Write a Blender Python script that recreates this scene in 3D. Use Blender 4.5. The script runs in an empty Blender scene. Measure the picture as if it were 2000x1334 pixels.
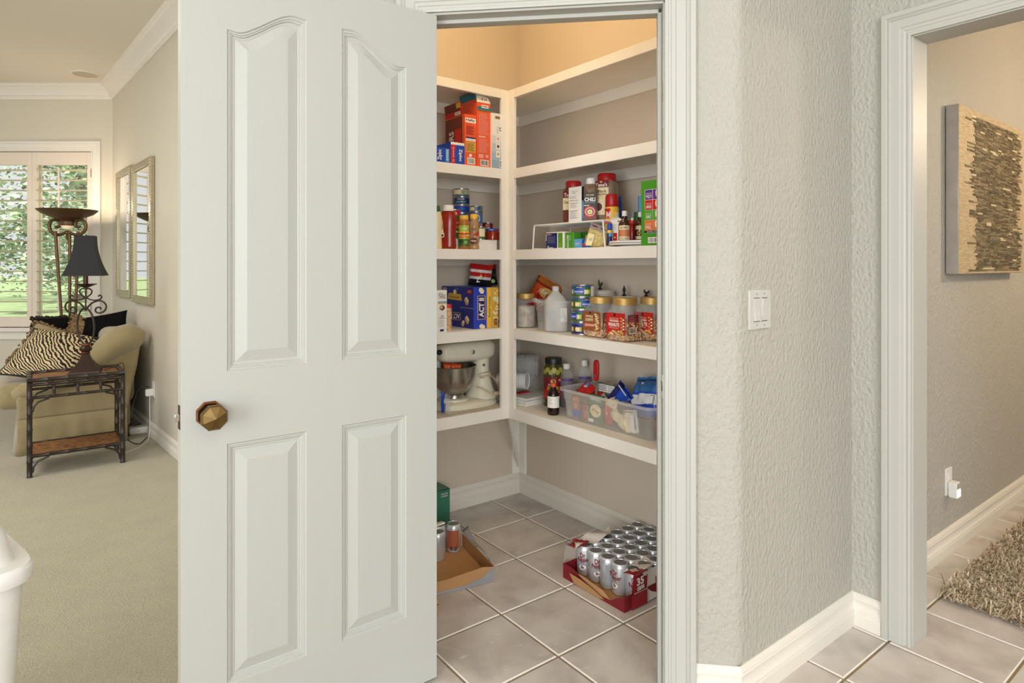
import bpy, bmesh, math, random
from mathutils import Vector, Matrix
random.seed(7)
PI = math.pi
scene = bpy.context.scene
COL = scene.collection

# ------------------------------------------------------------------ camera
F = 1229.0; HZ = 518.5; H = 1.28; TH = math.radians(52.4)
ST, CT = math.sin(TH), math.cos(TH)
cam_data = bpy.data.cameras.new('camera')
cam_data.sensor_fit = 'HORIZONTAL'; cam_data.sensor_width = 36.0
cam_data.lens = F / 2000.0 * 36.0
cam_data.shift_y = -(667.0 - HZ) / 2000.0
cam_data.clip_start = 0.05; cam_data.clip_end = 200
cam = bpy.data.objects.new('camera', cam_data); COL.objects.link(cam)
cam.location = (0, 0, H); cam.rotation_euler = (PI / 2, 0, TH - PI / 2)
scene.camera = cam

# ------------------------------------------------------------------ world, lights, exposure
world = bpy.data.worlds.new('sky'); scene.world = world; world.use_nodes = True
bg = world.node_tree.nodes['Background']
bg.inputs[0].default_value = (0.96, 0.98, 1.0, 1); bg.inputs[1].default_value = 0.85
vs = scene.view_settings
vs.view_transform = 'Standard'; vs.look = 'None'; vs.exposure = 0.0; vs.gamma = 1.0; vs.use_curve_mapping = False
scene.display_settings.display_device = 'sRGB'
scene.cycles.max_bounces = 8
scene.cycles.transparent_max_bounces = 24

def lamp(name, kind, loc, energy, color, size=0.3, rot=(0, 0, 0), size_y=None):
    d = bpy.data.lights.new(name, kind); d.energy = energy; d.color = color
    if kind == 'AREA':
        d.size = size
        if size_y: d.shape = 'RECTANGLE'; d.size_y = size_y
    elif kind == 'SUN': d.angle = size
    else: d.shadow_soft_size = size
    o = bpy.data.objects.new(name, d); COL.objects.link(o); o.location = loc; o.rotation_euler = rot
    return o
sun = lamp('sun', 'SUN', (0, 0, 10), 7.5, (1, 0.96, 0.88), 0.05)
sun.rotation_euler = Vector((CT * .55, ST * .55, -.8)).to_track_quat('-Z', 'Y').to_euler()
lamp('kitchen_fill_light', 'AREA', (0.6, -0.9, 2.90), 16, (1.0, 0.985, 0.96), 1.6, (0, 0, 0), 1.6)  # added overhead fill standing in for bounced flash; no fixture there
kw = lamp('rear_fill_light', 'AREA', (-1.4, -3.3, 1.65), 126, (0.945, 0.98, 1.0), 2.2, (0, 0, 0), 1.5)  # added fill behind the camera to brighten the pantry; no window built
kw.rotation_euler = (Vector((1.4, 1.6, 1.1)) - Vector((-1.4, -3.3, 1.65))).to_track_quat('-Z', 'Z').to_euler()
kd = lamp('left_fill_light', 'AREA', (-3.4, -0.9, 1.5), 138, (0.945, 0.98, 1.0), 2.6, (0, 0, 0), 2.0)  # added fill from the left for the shelf fronts; no patio door
kd.rotation_euler = (Vector((1.6, 1.7, 1.0)) - Vector((-3.4, -0.9, 1.5))).to_track_quat('-Z', 'Z').to_euler()
lamp('living_fill_light', 'AREA', (-1.6, 4.2, 2.90), 58, (1.0, 0.98, 0.94), 1.6, (0, 0, 0), 1.6)  # added overhead fill brightening the living room; no fixture there
lamp('pantry_ceiling_light', 'POINT', (1.42, 2.02, 2.72), 16, (1.0, 0.75, 0.45), 0.09)
lamp('hall_ceiling_light', 'POINT', (4.3, -0.25, 2.15), 66, (1.0, 0.76, 0.50), 0.12)

# ------------------------------------------------------------------ picture point -> place (metres)
def rayd(u, v):
    a = (u - 1000.0) / F
    return Vector((a * ST + CT, -a * CT + ST, -(v - HZ) / F))
def fl(u, v, h=0.0):
    r = rayd(u, v); t = (h - H) / r.z; return Vector((r.x * t, r.y * t, h))
def atX(u, v, X):
    r = rayd(u, v); t = X / r.x; return Vector((r.x * t, r.y * t, r.z * t + H))
def atY(u, v, Y):
    r = rayd(u, v); t = Y / r.y; return Vector((r.x * t, r.y * t, r.z * t + H))
def atD(u, v, Z):
    r = rayd(u, v); return Vector((r.x * Z, r.y * Z, r.z * Z + H))
def depth(p): return p[0] * CT + p[1] * ST
FACE = TH - PI / 2      # rotation that turns a thing's -Y side to the viewer

# ------------------------------------------------------------------ materials
def lin(c):
    c = c / 255.0
    return c / 12.92 if c <= 0.04045 else ((c + 0.055) / 1.055) ** 2.4
def rgb(t): return (lin(t[0]), lin(t[1]), lin(t[2]), 1)
_M = {}
def mat(name, col, rough=0.5, metal=0.0, var=0.06, vscale=30, bump=0.0, bscale=200, bdist=0.002, alpha=1.0, spec=0.5, emit=None, estr=0, stretch=None, trans=0.0, ior=1.45, coat=0.0, col2=None, sheen=0.0):
    if name in _M: return _M[name]
    m = bpy.data.materials.new(name); m.use_nodes = True
    nt = m.node_tree; N = nt.nodes; L = nt.links
    b = N['Principled BSDF']
    b.inputs['Roughness'].default_value = rough; b.inputs['Metallic'].default_value = metal
    b.inputs['Specular IOR Level'].default_value = spec; b.inputs['Alpha'].default_value = alpha
    b.inputs['Transmission Weight'].default_value = trans; b.inputs['IOR'].default_value = ior
    b.inputs['Coat Weight'].default_value = coat
    if sheen: b.inputs['Sheen Weight'].default_value = sheen
    c = rgb(col)
    tc = N.new('ShaderNodeTexCoord'); mp = N.new('ShaderNodeMapping'); L.new(tc.outputs['Object'], mp.inputs[0])
    if stretch: mp.inputs['Scale'].default_value = stretch
    nz = N.new('ShaderNodeTexNoise'); nz.inputs['Scale'].default_value = vscale; nz.inputs['Detail'].default_value = 3
    L.new(mp.outputs[0], nz.inputs['Vector'])
    mix = N.new('ShaderNodeMix'); mix.data_type = 'RGBA'
    if col2:
        mix.inputs[6].default_value = c; mix.inputs[7].default_value = rgb(col2)
        cr = N.new('ShaderNodeMapRange'); cr.inputs[1].default_value = 0.38; cr.inputs[2].default_value = 0.62
        L.new(nz.outputs[0], cr.inputs[0]); L.new(cr.outputs[0], mix.inputs[0])
    else:
        mix.inputs[6].default_value = tuple(x * (1 - var) for x in c[:3]) + (1,)
        mix.inputs[7].default_value = tuple(min(1, x * (1 + var)) for x in c[:3]) + (1,)
        L.new(nz.outputs[0], mix.inputs[0])
    L.new(mix.outputs[2], b.inputs['Base Color'])
    if bump:
        n2 = N.new('ShaderNodeTexNoise'); n2.inputs['Scale'].default_value = bscale; n2.inputs['Detail'].default_value = 4
        L.new(mp.outputs[0], n2.inputs['Vector'])
        bp = N.new('ShaderNodeBump'); bp.inputs['Strength'].default_value = bump; bp.inputs['Distance'].default_value = bdist
        L.new(n2.outputs[0], bp.inputs['Height']); L.new(bp.outputs[0], b.inputs['Normal'])
    if emit:
        b.inputs['Emission Color'].default_value = rgb(emit); b.inputs['Emission Strength'].default_value = estr
    _M[name] = m
    return m
def nodes_of(m): return m.node_tree.nodes, m.node_tree.links, m.node_tree.nodes['Principled BSDF']

white_trim = mat('trim_paint', (185, 184, 178), 0.42, var=0.015, vscale=5)
door_paint = mat('door_paint_upright_grain', (182, 183, 178), 0.42, var=0.015, vscale=4, bump=0.22, bscale=55, bdist=0.0012, stretch=(9, 9, 0.5))
door_rail = mat('door_paint_level_grain', (182, 183, 178), 0.42, var=0.015, vscale=4, bump=0.22, bscale=55, bdist=0.0012, stretch=(0.5, 9, 9))
wall_paint = mat('wall_paint_textured', (178, 175, 166), 0.6, var=0.03, vscale=6, bump=0.9, bscale=80, bdist=0.009, stretch=(1, 1, 0.7))
wall_smooth = mat('pantry_wall_paint', (210, 197, 180), 0.75, var=0.02, vscale=6, bump=0.15, bscale=70, bdist=0.002)
living_wall = mat('living_wall_paint', (206, 199, 181), 0.75, var=0.02, vscale=4, bump=0.15, bscale=60, bdist=0.002)
ceil_paint = mat('ceiling_paint', (226, 220, 208), 0.85, var=0.01, vscale=5)
bright_trim = mat('baseboard_paint', (226, 221, 210), 0.4, var=0.015, vscale=5)
shelf_paint = mat('shelf_paint', (240, 235, 226), 0.45, var=0.03, vscale=9)
grout = mat('grout', (146, 130, 102), 0.9, var=0.12, vscale=40, bump=0.3, bscale=300)
chrome = mat('chrome', (210, 210, 212), 0.18, 1.0)
def P(name, col, rough=0.45, **k): return mat('print_' + name, col, rough, var=0.03, vscale=60, **k)
p_white = P('white', (236, 233, 226)); p_black = P('black', (26, 24, 26)); p_red = P('red', (196, 38, 34)); p_orange = P('orange', (232, 92, 52))
p_blue = P('blue', (32, 74, 176)); p_navy = P('navy', (28, 38, 104)); p_yellow = P('yellow', (240, 190, 62)); p_green = P('green', (72, 150, 40))
p_dgreen = P('dark_green', (52, 104, 46)); p_cream = P('cream', (238, 222, 178)); p_brown = P('brown', (108, 52, 36)); p_maroon = P('maroon', (120, 24, 34))
p_grey = P('grey', (150, 152, 156)); p_lblue = P('light_blue', (96, 160, 208)); p_teal = P('teal', (44, 116, 138)); p_purple = P('purple', (92, 54, 140))
p_gold = P('gold', (214, 170, 72)); p_tan = P('tan', (206, 164, 104)); p_lime = P('lime', (166, 190, 60)); p_pink = P('pink', (232, 160, 150))
steel = mat('tin_metal', (176, 176, 176), 0.3, 0.9)
alu = mat('can_aluminium', (214, 214, 214), 0.35, 0.3)
cardboard = mat('cardboard', (182, 138, 92), 0.85, var=0.07, vscale=30, bump=0.2, bscale=120, stretch=(6, 1, 1))
dark_iron = mat('dark_iron', (52, 44, 36), 0.45, 0.5)
clear_plastic = mat('clear_plastic', (226, 226, 222), 0.12, alpha=0.24)
frost_plastic = mat('frosted_plastic', (230, 224, 216), 0.3, alpha=0.34)
wrap_film = mat('wrap_film', (236, 236, 234), 0.1, alpha=0.10)
glass_m = mat('jar_glass', (235, 238, 236), 0.05, alpha=0.16)
black_plastic = mat('black_plastic', (28, 28, 30), 0.4)
plate_plastic = mat('wall_plate_plastic', (196, 194, 189), 0.35)
white_plastic = mat('white_plastic', (232, 230, 226), 0.35)
red_plastic = mat('red_plastic', (178, 30, 30), 0.35)
gold_lid = mat('gold_lid', (196, 160, 92), 0.45, 0.4)

# ------------------------------------------------------------------ mesh builder
def frame(o, x, y, z): return Matrix(((x[0], y[0], z[0], o[0]), (x[1], y[1], z[1], o[1]), (x[2], y[2], z[2], o[2]), (0, 0, 0, 1)))
class MB:
    def __init__(s): s.v = []; s.f = []; s.m = []; s.mats = []
    def mi(s, m):
        if m not in s.mats: s.mats.append(m)
        return s.mats.index(m)
    def add(s, vs, fs, m, M=None):
        k = len(s.v); i = s.mi(m)
        for v in vs:
            v = Vector(v)
            s.v.append(M @ v if M else v)
        for f in fs: s.f.append(tuple(a + k for a in f)); s.m.append(i)
        return s
    def box(s, x0, x1, y0, y1, z0, z1, m, M=None):
        vs = [(x0, y0, z0), (x1, y0, z0), (x1, y1, z0), (x0, y1, z0), (x0, y0, z1), (x1, y0, z1), (x1, y1, z1), (x0, y1, z1)]
        return s.add(vs, [(0, 3, 2, 1), (4, 5, 6, 7), (0, 1, 5, 4), (1, 2, 6, 5), (2, 3, 7, 6), (3, 0, 4, 7)], m, M)
    def lathe(s, prof, m, n=24, M=None, sx=1, sy=1, ms=None, sq=0):
        vs = []; R = len(prof)
        for (r, z) in prof:
            for k in range(n):
                a = 2 * PI * k / n; c, d = math.cos(a), math.sin(a)
                if sq:
                    q = (abs(c) ** sq + abs(d) ** sq) ** (-1.0 / sq); c *= q; d *= q
                vs.append((r * c * sx, r * d * sy, z))
        base = len(s.v)
        for i in range(R - 1):
            mm = ms[i] if ms else m
            fs = []
            for k in range(n):
                k2 = (k + 1) % n; fs.append((i * n + k, i * n + k2, (i + 1) * n + k2, (i + 1) * n + k))
            idx = s.mi(mm)
            for f in fs: s.f.append(tuple(a + base for a in f)); s.m.append(idx)
        for v in vs: v = Vector(v); s.v.append(M @ v if M else v)
        if prof[0][0] > 1e-6: s.f.append(tuple(base + k for k in reversed(range(n)))); s.m.append(s.mi(ms[0] if ms else m))
        if prof[-1][0] > 1e-6: s.f.append(tuple(base + (R - 1) * n + k for k in range(n))); s.m.append(s.mi(ms[-1] if ms else m))
        return s
    def tube(s, pts, r, m, n=8, M=None, closed=False, flat=None):
        pts = [Vector(p) for p in pts]; K = len(pts); vs = []; fs = []
        up = None
        for i, p in enumerate(pts):
            if closed: t = pts[(i + 1) % K] - pts[i - 1]
            else: t = pts[min(i + 1, K - 1)] - pts[max(i - 1, 0)]
            t.normalize()
            if up is None:
                up = Vector((0, 0, 1)) if abs(t.z) < 0.9 else Vector((1, 0, 0))
            a = t.cross(up)
            if a.length < 1e-6: a = t.cross(Vector((0, 1, 0.3)))
            a.normalize(); b = a.cross(t).normalized(); up = b
            rr = r[i] if isinstance(r, (list, tuple)) else r
            fa = flat if flat else 1.0
            for k in range(n):
                w = 2 * PI * k / n
                vs.append(p + a * math.cos(w) * rr + b * math.sin(w) * rr * fa)
        for i in range(K if closed else K - 1):
            j = (i + 1) % K
            for k in range(n):
                k2 = (k + 1) % n; fs.append((i * n + k, i * n + k2, j * n + k2, j * n + k))
        if not closed:
            fs.append(tuple(reversed(range(n)))); fs.append(tuple((K - 1) * n + k for k in range(n)))
        return s.add(vs, fs, m, M)
    def prism(s, poly, d0, d1, m, M=None):
        n = len(poly)
        vs = [(x, y, d0) for x, y in poly] + [(x, y, d1) for x, y in poly]
        fs = [tuple(reversed(range(n))), tuple(range(n, 2 * n))] + [(k, (k + 1) % n, n + (k + 1) % n, n + k) for k in range(n)]
        return s.add(vs, fs, m, M)
    def grid(s, fn, nu, nv, m, M=None):
        vs = [fn(i / nu, j / nv) for j in range(nv + 1) for i in range(nu + 1)]; w = nu + 1
        fs = [(j * w + i, j * w + i + 1, (j + 1) * w + i + 1, (j + 1) * w + i) for j in range(nv) for i in range(nu)]
        return s.add(vs, fs, m, M)
    def ball(s, c, r, m, n=14, k=8, M=None):
        T = Matrix.Translation(Vector(c)) @ Matrix.Diagonal((r[0], r[1], r[2], 1)) if isinstance(r, (tuple, list)) else Matrix.Translation(Vector(c)) @ Matrix.Scale(r, 4)
        pr = [(math.sin(PI * i / k), -math.cos(PI * i / k)) for i in range(k + 1)]; pr[0] = (1e-7, -1); pr[-1] = (1e-7, 1)
        return s.lathe(pr, m, n, (M @ T) if M else T)
    def mesh(s, name, smooth=35):
        me = bpy.data.meshes.new(name)
        me.from_pydata([tuple(v) for v in s.v], [], s.f); me.validate()
        for m in s.mats: me.materials.append(m)
        if len(me.polygons) == len(s.m): me.polygons.foreach_set('material_index', s.m)
        bm = bmesh.new(); bm.from_mesh(me); bmesh.ops.recalc_face_normals(bm, faces=bm.faces); bm.to_mesh(me); bm.free()
        if smooth:
            me.polygons.foreach_set('use_smooth', [True] * len(me.polygons)); me.set_sharp_from_angle(angle=math.radians(smooth))
        me.update(); return me
    def build(s, name, parent=None, smooth=35, bevel=0, seg=2, thick=0, sub=0, loc=None, rotz=0):
        o = bpy.data.objects.new(name, s.mesh(name, smooth)); COL.objects.link(o)
        if parent: o.parent = parent
        if loc is not None: o.location = loc
        if rotz: o.rotation_euler = (0, 0, rotz)
        if sub:
            md = o.modifiers.new('subdivision', 'SUBSURF'); md.levels = sub; md.render_levels = sub
        if thick:
            md = o.modifiers.new('thickness', 'SOLIDIFY'); md.thickness = thick
        if bevel:
            md = o.modifiers.new('bevel', 'BEVEL'); md.width = bevel; md.segments = seg; md.limit_method = 'ANGLE'; md.angle_limit = math.radians(40)
        return o
def tag(o, label, cat=None, group=None, kind=None):
    o['label'] = label
    if cat: o['category'] = cat
    if group: o['group'] = group
    if kind: o['kind'] = kind
    return o
def thing(name, label, cat, loc=(0, 0, 0), rotz=0.0, group=None):
    o = bpy.data.objects.new(name, None); COL.objects.link(o); o.empty_display_size = 0.05
    o.location = loc; o.rotation_euler = (0, 0, rotz)
    return tag(o, label, cat, group)
def struct(o, label=None):
    o['kind'] = 'structure'
    if label: o['label'] = label
    return o
def dup(root, loc, rotz=None, label=None, group=None):
    r = root.copy(); COL.objects.link(r); r.location = loc
    if rotz is not None: r.rotation_euler = (0, 0, rotz)
    if label: r['label'] = label
    if group: r['group'] = group
    for ch in list(root.children):
        c = ch.copy(); COL.objects.link(c); c.parent = r
        for g in ch.children:
            d = g.copy(); COL.objects.link(d); d.parent = c
    return r

# ------------------------------------------------------------------ flat print on faces and round walls
_T = {}
def glyphs(txt, bold=0.0, shear=0.0):
    key = (txt, bold, shear)
    if key in _T: return _T[key]
    cu = bpy.data.curves.new('lettering', 'FONT'); cu.body = txt; cu.fill_mode = 'FRONT'; cu.resolution_u = 2; cu.offset = bold; cu.shear = shear; cu.align_x = 'CENTER'
    ob = bpy.data.objects.new('lettering', cu); COL.objects.link(ob)
    me = bpy.data.meshes.new_from_object(ob)
    V = [(v.co.x, v.co.y) for v in me.vertices]; Fs = [tuple(p.vertices) for p in me.polygons]
    bpy.data.objects.remove(ob); bpy.data.curves.remove(cu); bpy.data.meshes.remove(me)
    xs = [v[0] for v in V] or [0, 1]; ys = [v[1] for v in V] or [0, 1]
    x0, x1, y0, y1 = min(xs), max(xs), min(ys), max(ys)
    V = [((x - (x0 + x1) / 2) / max(1e-6, x1 - x0), (y - (y0 + y1) / 2) / max(1e-6, y1 - y0)) for x, y in V]
    _T[key] = (V, Fs); return _T[key]
class Print:
    """flat print laid on a surface given by fn(x, y, lift)"""
    def __init__(s, fn, seg=0.0): s.b = MB(); s.fn = fn; s.n = 0; s.seg = seg
    def lift(s): s.n += 1; return 0.0003 + 0.00012 * s.n
    def poly(s, pts, m):
        e = s.lift(); s.b.add([s.fn(x, y, e) for x, y in pts], [tuple(range(len(pts)))], m); return s
    def rect(s, x0, y0, x1, y1, m):
        e = s.lift(); k = max(1, int(abs(x1 - x0) / s.seg + 0.99)) if s.seg else 1
        vs = []
        for i in range(k + 1):
            x = x0 + (x1 - x0) * i / k; vs += [s.fn(x, y0, e), s.fn(x, y1, e)]
        s.b.add(vs, [(2 * i, 2 * i + 2, 2 * i + 3, 2 * i + 1) for i in range(k)], m); return s
    def oval(s, cx, cy, rx, ry, m, n=20):
        return s.poly([(cx + rx * math.cos(2 * PI * k / n), cy + ry * math.sin(2 * PI * k / n)) for k in range(n)], m)
    def text(s, t, cx, cy, w, h, m, rot=0, bold=0.0, shear=0.0):
        V, Fs = glyphs(t, bold, shear); e = s.lift(); c, d = math.cos(rot), math.sin(rot)
        s.b.add([s.fn(cx + x * w * c - y * h * d, cy + x * w * d + y * h * c, e) for x, y in V], Fs, m); return s
    def bars(s, x0, y0, x1, y1, m=None, n=14, horiz=False):
        rnd = random.Random(int(x0 * 1e5) + n); e = s.lift(); p = 0.0
        while p < 0.97:
            w = rnd.choice((0.02, 0.035, 0.06)); q = min(1, p + w)
            if horiz: a = [(x0, y0 + (y1 - y0) * p), (x1, y0 + (y1 - y0) * p), (x1, y0 + (y1 - y0) * q), (x0, y0 + (y1 - y0) * q)]
            else: a = [(x0 + (x1 - x0) * p, y0), (x0 + (x1 - x0) * q, y0), (x0 + (x1 - x0) * q, y1), (x0 + (x1 - x0) * p, y1)]
            s.b.add([s.fn(x, y, e) for x, y in a], [(0, 1, 2, 3)], m or p_black); p = q + rnd.choice((0.02, 0.04, 0.05))
        return s
    def barcode(s, x0, y0, x1, y1, horiz=False):
        s.rect(x0, y0, x1, y1, p_white); dx, dy = (x1 - x0) * .08, (y1 - y0) * .12
        return s.bars(x0 + dx, y0 + dy, x1 - dx, y1 - dy, None, 12, horiz)
    def lines(s, x0, y0, x1, y1, k, m, fill=0.45):
        e = s.lift(); rnd = random.Random(k)
        for i in range(k):
            y = y1 - (y1 - y0) * (i + .3) / k; h = (y1 - y0) / k * fill; xe = x1 - (x1 - x0) * rnd.random() * .35
            s.b.add([s.fn(x0, y - h, e), s.fn(xe, y - h, e), s.fn(xe, y, e), s.fn(x0, y, e)], [(0, 1, 2, 3)], m)
        return s
    def done(s, parent, name='label_print'):
        if not s.b.f: return None
        kids = [o for o in parent.children if o.type == 'MESH']
        host = kids[0] if kids and name in ('label_print', 'side_print') and parent.get('category') not in ('tray',) else parent   # print belongs to the carton, bottle or can it is on
        return s.b.build(name, host, smooth=0)
def on_front(y=0.0, x=0.0): return lambda a, b, e: (x + a, y - e, b)         # the -Y side: a along +X
def on_side(x=0.0, y=0.0): return lambda a, b, e: (x - e, y - a, b)          # the -X side: a along -Y
def on_top(z=0.0): return lambda a, b, e: (a, b, z + e)
def on_round(R, a0=-PI / 2, sx=1.0):                                         # a = arc length from the middle a0
    return lambda a, b, e: ((R + e) * math.cos(a0 + a / R) * sx, (R + e) * math.sin(a0 + a / R), b)
# ================================================================== the setting
AX, AY = 2.2136, 2.8013            # pantry wall faces
XB, YA = 1.869, 2.456              # shelf fronts on the two walls
CEIL = 2.957
S0 = 2.692                         # the door wall: X + Y = S0
R2 = math.sqrt(0.5)
def diag(s, n=0.0): return Vector((S0 / 2 + s * R2 + n * R2, S0 / 2 - s * R2 + n * R2, 0))   # s along the door wall, n into the pantry
YS = 1.048                         # wall with the switches

def prism_obj(name, poly, z0, z1, m, parent=None, **k):
    return MB().prism(poly, z0, z1, m).build(name, parent, **k)
def sweep(name, path, prof, m, side=1, parent=None):
    """profile (t = proud of the wall, z) swept along a floor path with mitred corners"""
    pts = [Vector((p[0], p[1])) for p in path]; K = len(pts); b = MB(); vs = []
    for i, p in enumerate(pts):
        d = []
        if i > 0: d.append((p - pts[i - 1]).normalized())
        if i < K - 1: d.append((pts[i + 1] - p).normalized())
        ns = [Vector((-q.y, q.x)) * side for q in d]
        if len(ns) == 2:
            n = (ns[0] + ns[1]).normalized(); n = n / max(0.3, n.dot(ns[0]))
        else: n = ns[0]
        for t, z in prof: vs.append((p.x + n.x * t, p.y + n.y * t, z))
    P_ = len(prof); fs = []
    for i in range(K - 1):
        for k in range(P_ - 1): fs.append((i * P_ + k, i * P_ + k + 1, (i + 1) * P_ + k + 1, (i + 1) * P_ + k))
    fs.append(tuple(range(P_))); fs.append(tuple((K - 1) * P_ + k for k in range(P_)))
    b.add(vs, fs, m)
    return struct(b.build(name, parent, smooth=25))
def casing(name, M, x0, x1, zt, prof, m, legs=(1, 1), zb=0.0):
    b = MB(); path = []
    if legs[0]: path.append((x0, zb, -1, 0))
    path.append((x0, zt, -1, 1)); path.append((x1, zt, 1, 1))
    if legs[1]: path.append((x1, zb, 1, 0))
    vs = []; P_ = len(prof)
    for x, z, sx, sz in path:
        for w, t in prof: vs.append((x + sx * w, -t, z + sz * w))
    fs = []
    for i in range(len(path) - 1):
        for k in range(P_ - 1): fs.append((i * P_ + k, i * P_ + k + 1, (i + 1) * P_ + k + 1, (i + 1) * P_ + k))
    fs.append(tuple(range(P_))); fs.append(tuple((len(path) - 1) * P_ + k for k in range(P_)))
    b.add(vs, fs, m, M)
    return struct(b.build(name, smooth=25))
CAS = [(0.004, 0), (0.004, .010), (.010, .012), (.013, .012), (.015, .009), (.020, .010), (.024, .013), (.030, .014), (.033, .014), (.036, .017), (.062, .018), (.065, .022), (.070, .021), (.073, .019), (.076, .023), (.090, .023), (.092, .021), (.092, 0)]
BASE = [(0, 0), (.018, 0), (.018, .042), (.016, .045), (.016, .047), (.018, .049), (.017, .054), (.012, .058), (.009, .064), (.008, .078), (.010, .086), (.014, .089), (.014, .093), (.012, .095), (.012, .099), (.008, .107), (.003, .112), (0, .112)]

# --- walls
k0 = Vector((S0 - YS, YS))
arc = []
for i in range(7):                                                       # rounded outer corner between the door wall and the switch wall
    a = i / 6.0
    p0 = k0 + Vector((-R2, R2)) * 0.022; p1 = k0 + Vector((1, 0)) * 0.022
    q = p0 * (1 - a) ** 2 + k0 * 2 * a * (1 - a) + p1 * a * a
    arc.append((q.x, q.y))
pa = diag(.222); pb = diag(.222, .115)
sw = [(pa.x, pa.y)] + arc + [(2.35, YS), (2.47, YS), (2.47, 1.16), (1.696, 1.16), (pb.x, pb.y)]
struct(prism_obj('wall_switch', sw, 0, CEIL, wall_paint), 'textured beige wall turning a rounded corner beside the pantry door')
hl = [diag(-.533), diag(.222), diag(.222, .115), diag(-.533, .115)]
struct(prism_obj('wall_above_door', [(p.x, p.y) for p in hl], 2.072, CEIL, wall_paint))
hl = [diag(-.80), diag(-.533), diag(-.533, .115), diag(-.72, .115)]
struct(prism_obj('wall_beside_hinge', [(p.x, p.y) for p in hl], 0, CEIL, wall_paint))
struct(MB().box(.90, 2.33, AY, 2.92, 0, CEIL, wall_smooth).build('wall_pantry_back'), 'beige pantry wall behind the shorter shelves')
struct(MB().box(AX, 2.33, 1.16, AY, 0, CEIL, wall_smooth).build('wall_pantry_right'), 'beige pantry wall behind the longer shelves')
LO = atD(220, 500, 5.88); LO.z = 0                                        # far corner of the living room
dl = diag(-.80)
lw = [(dl.x, dl.y), (.90, 2.90), (LO.x + .004, LO.y), (LO.x + .13, LO.y + .12), (1.02, 2.92), (1.02, 2.92 - .001), (.90, 2.80), (.90, 1.90)]
lw = [(dl.x, dl.y), (.905, 2.93), (LO.x, LO.y), (LO.x + .13, LO.y + .12), (1.03, 2.95), (.93, 2.93), (.92, 1.99)]
struct(prism_obj('wall_mirrors', lw, 0, CEIL, living_wall), 'pale living room wall carrying two framed mirrors')
Jy = .85
struct(MB().box(2.35, 2.47, .868, YS, 0, CEIL, wall_paint).box(2.35, 2.47, -.07, .868, 2.062, CEIL, wall_paint).box(2.35, 2.47, -3.2, -.07, 0, CEIL, wall_paint).build('wall_hall_opening'), 'textured beige wall around the open hall doorway')
struct(MB().box(2.47, 5.6, 1.04, 1.16, 0, CEIL, wall_paint).build('wall_hall'), 'textured hall wall behind the silver canvas')
struct(MB().box(5.5, 5.6, -1.3, 1.04, 0, CEIL, wall_paint).build('wall_hall_end'))
# window wall of the living room, square to the view
WM = frame((LO.x, LO.y, 0), (ST, -CT, 0), (CT, ST, 0), (0, 0, 1))
def lx(u): return (u - 220.0) / F * 5.88
def lz(v): return H - (v - HZ) / F * 5.88
WX0, WX1, WZ0, WZ1 = -1.335, lx(179), .70, 2.345
b = MB()
b.box(-9, WX0, 0, .16, 0, CEIL, living_wall).box(WX1, .15, 0, .16, 0, CEIL, living_wall).box(WX0, WX1, 0, .16, 0, WZ0, living_wall).box(WX0, WX1, 0, .16, WZ1, CEIL, living_wall)
o = b.build('wall_window'); o.matrix_world = WM; struct(o, 'far living room wall around the shuttered window')
# ceilings
wl = LO + Vector((ST, -CT, 0)) * -9
struct(prism_obj('ceiling', [(-6.4, -5.0), (5.6, -5.0), (5.6, 1.16), (2.33, 1.16), (2.33, 2.95), (1.03, 2.95), (LO.x + .13, LO.y + .12), (wl.x, wl.y)], CEIL, CEIL + .1, ceil_paint), 'pale ceiling running from the living room to the kitchen')
# --- floors
T0x, T0y, TS = 2.004, 2.479, .3126
floor = struct(MB().box(-6.5, 5.6, -5, 3.0, -.06, -.0045, grout).build('floor'), 'tan grout lines between square stone-look tiles')
tile_m = mat('floor_tile', (176, 162, 150), 0.42, spec=0.4)
N, L, B = nodes_of(tile_m)
for n in list(N):
    if n.type not in ('BSDF_PRINCIPLED', 'OUTPUT_MATERIAL'): N.remove(n)
tc = N.new('ShaderNodeTexCoord'); oi = N.new('ShaderNodeObjectInfo'); ad = N.new('ShaderNodeVectorMath'); ad.operation = 'ADD'
mu = N.new('ShaderNodeMath'); mu.operation = 'MULTIPLY'; mu.inputs[1].default_value = 37.0
L.new(oi.outputs['Random'], mu.inputs[0]); L.new(tc.outputs['Object'], ad.inputs[0]); L.new(mu.outputs[0], ad.inputs[1])
n1 = N.new('ShaderNodeTexNoise'); n1.inputs['Scale'].default_value = 7; n1.inputs['Detail'].default_value = 6; n1.inputs['Distortion'].default_value = .4; L.new(ad.outputs[0], n1.inputs['Vector'])
r1 = N.new('ShaderNodeValToRGB'); L.new(n1.outputs[0], r1.inputs[0])
e = r1.color_ramp.elements; e[0].position = .3; e[0].color = rgb((180, 172, 165)); e[1].position = .72; e[1].color = rgb((212, 206, 200)); q = e.new(.5); q.color = rgb((200, 193, 186))
n2 = N.new('ShaderNodeTexNoise'); n2.inputs['Scale'].default_value = 11; n2.inputs['Detail'].default_value = 5; n2.inputs['Distortion'].default_value = 2.2; L.new(ad.outputs[0], n2.inputs['Vector'])
r2 = N.new('ShaderNodeValToRGB'); L.new(n2.outputs[0], r2.inputs[0]); e = r2.color_ramp.elements
e[0].position = .66; e[0].color = (0, 0, 0, 1); e[1].position = .76; e[1].color = (.55, .55, .55, 1)
mx = N.new('ShaderNodeMix'); mx.data_type = 'RGBA'; L.new(r2.outputs[0], mx.inputs[0]); L.new(r1.outputs[0], mx.inputs[6]); mx.inputs[7].default_value = rgb((230, 224, 217))
L.new(mx.outputs[2], B.inputs['Base Color'])
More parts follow.
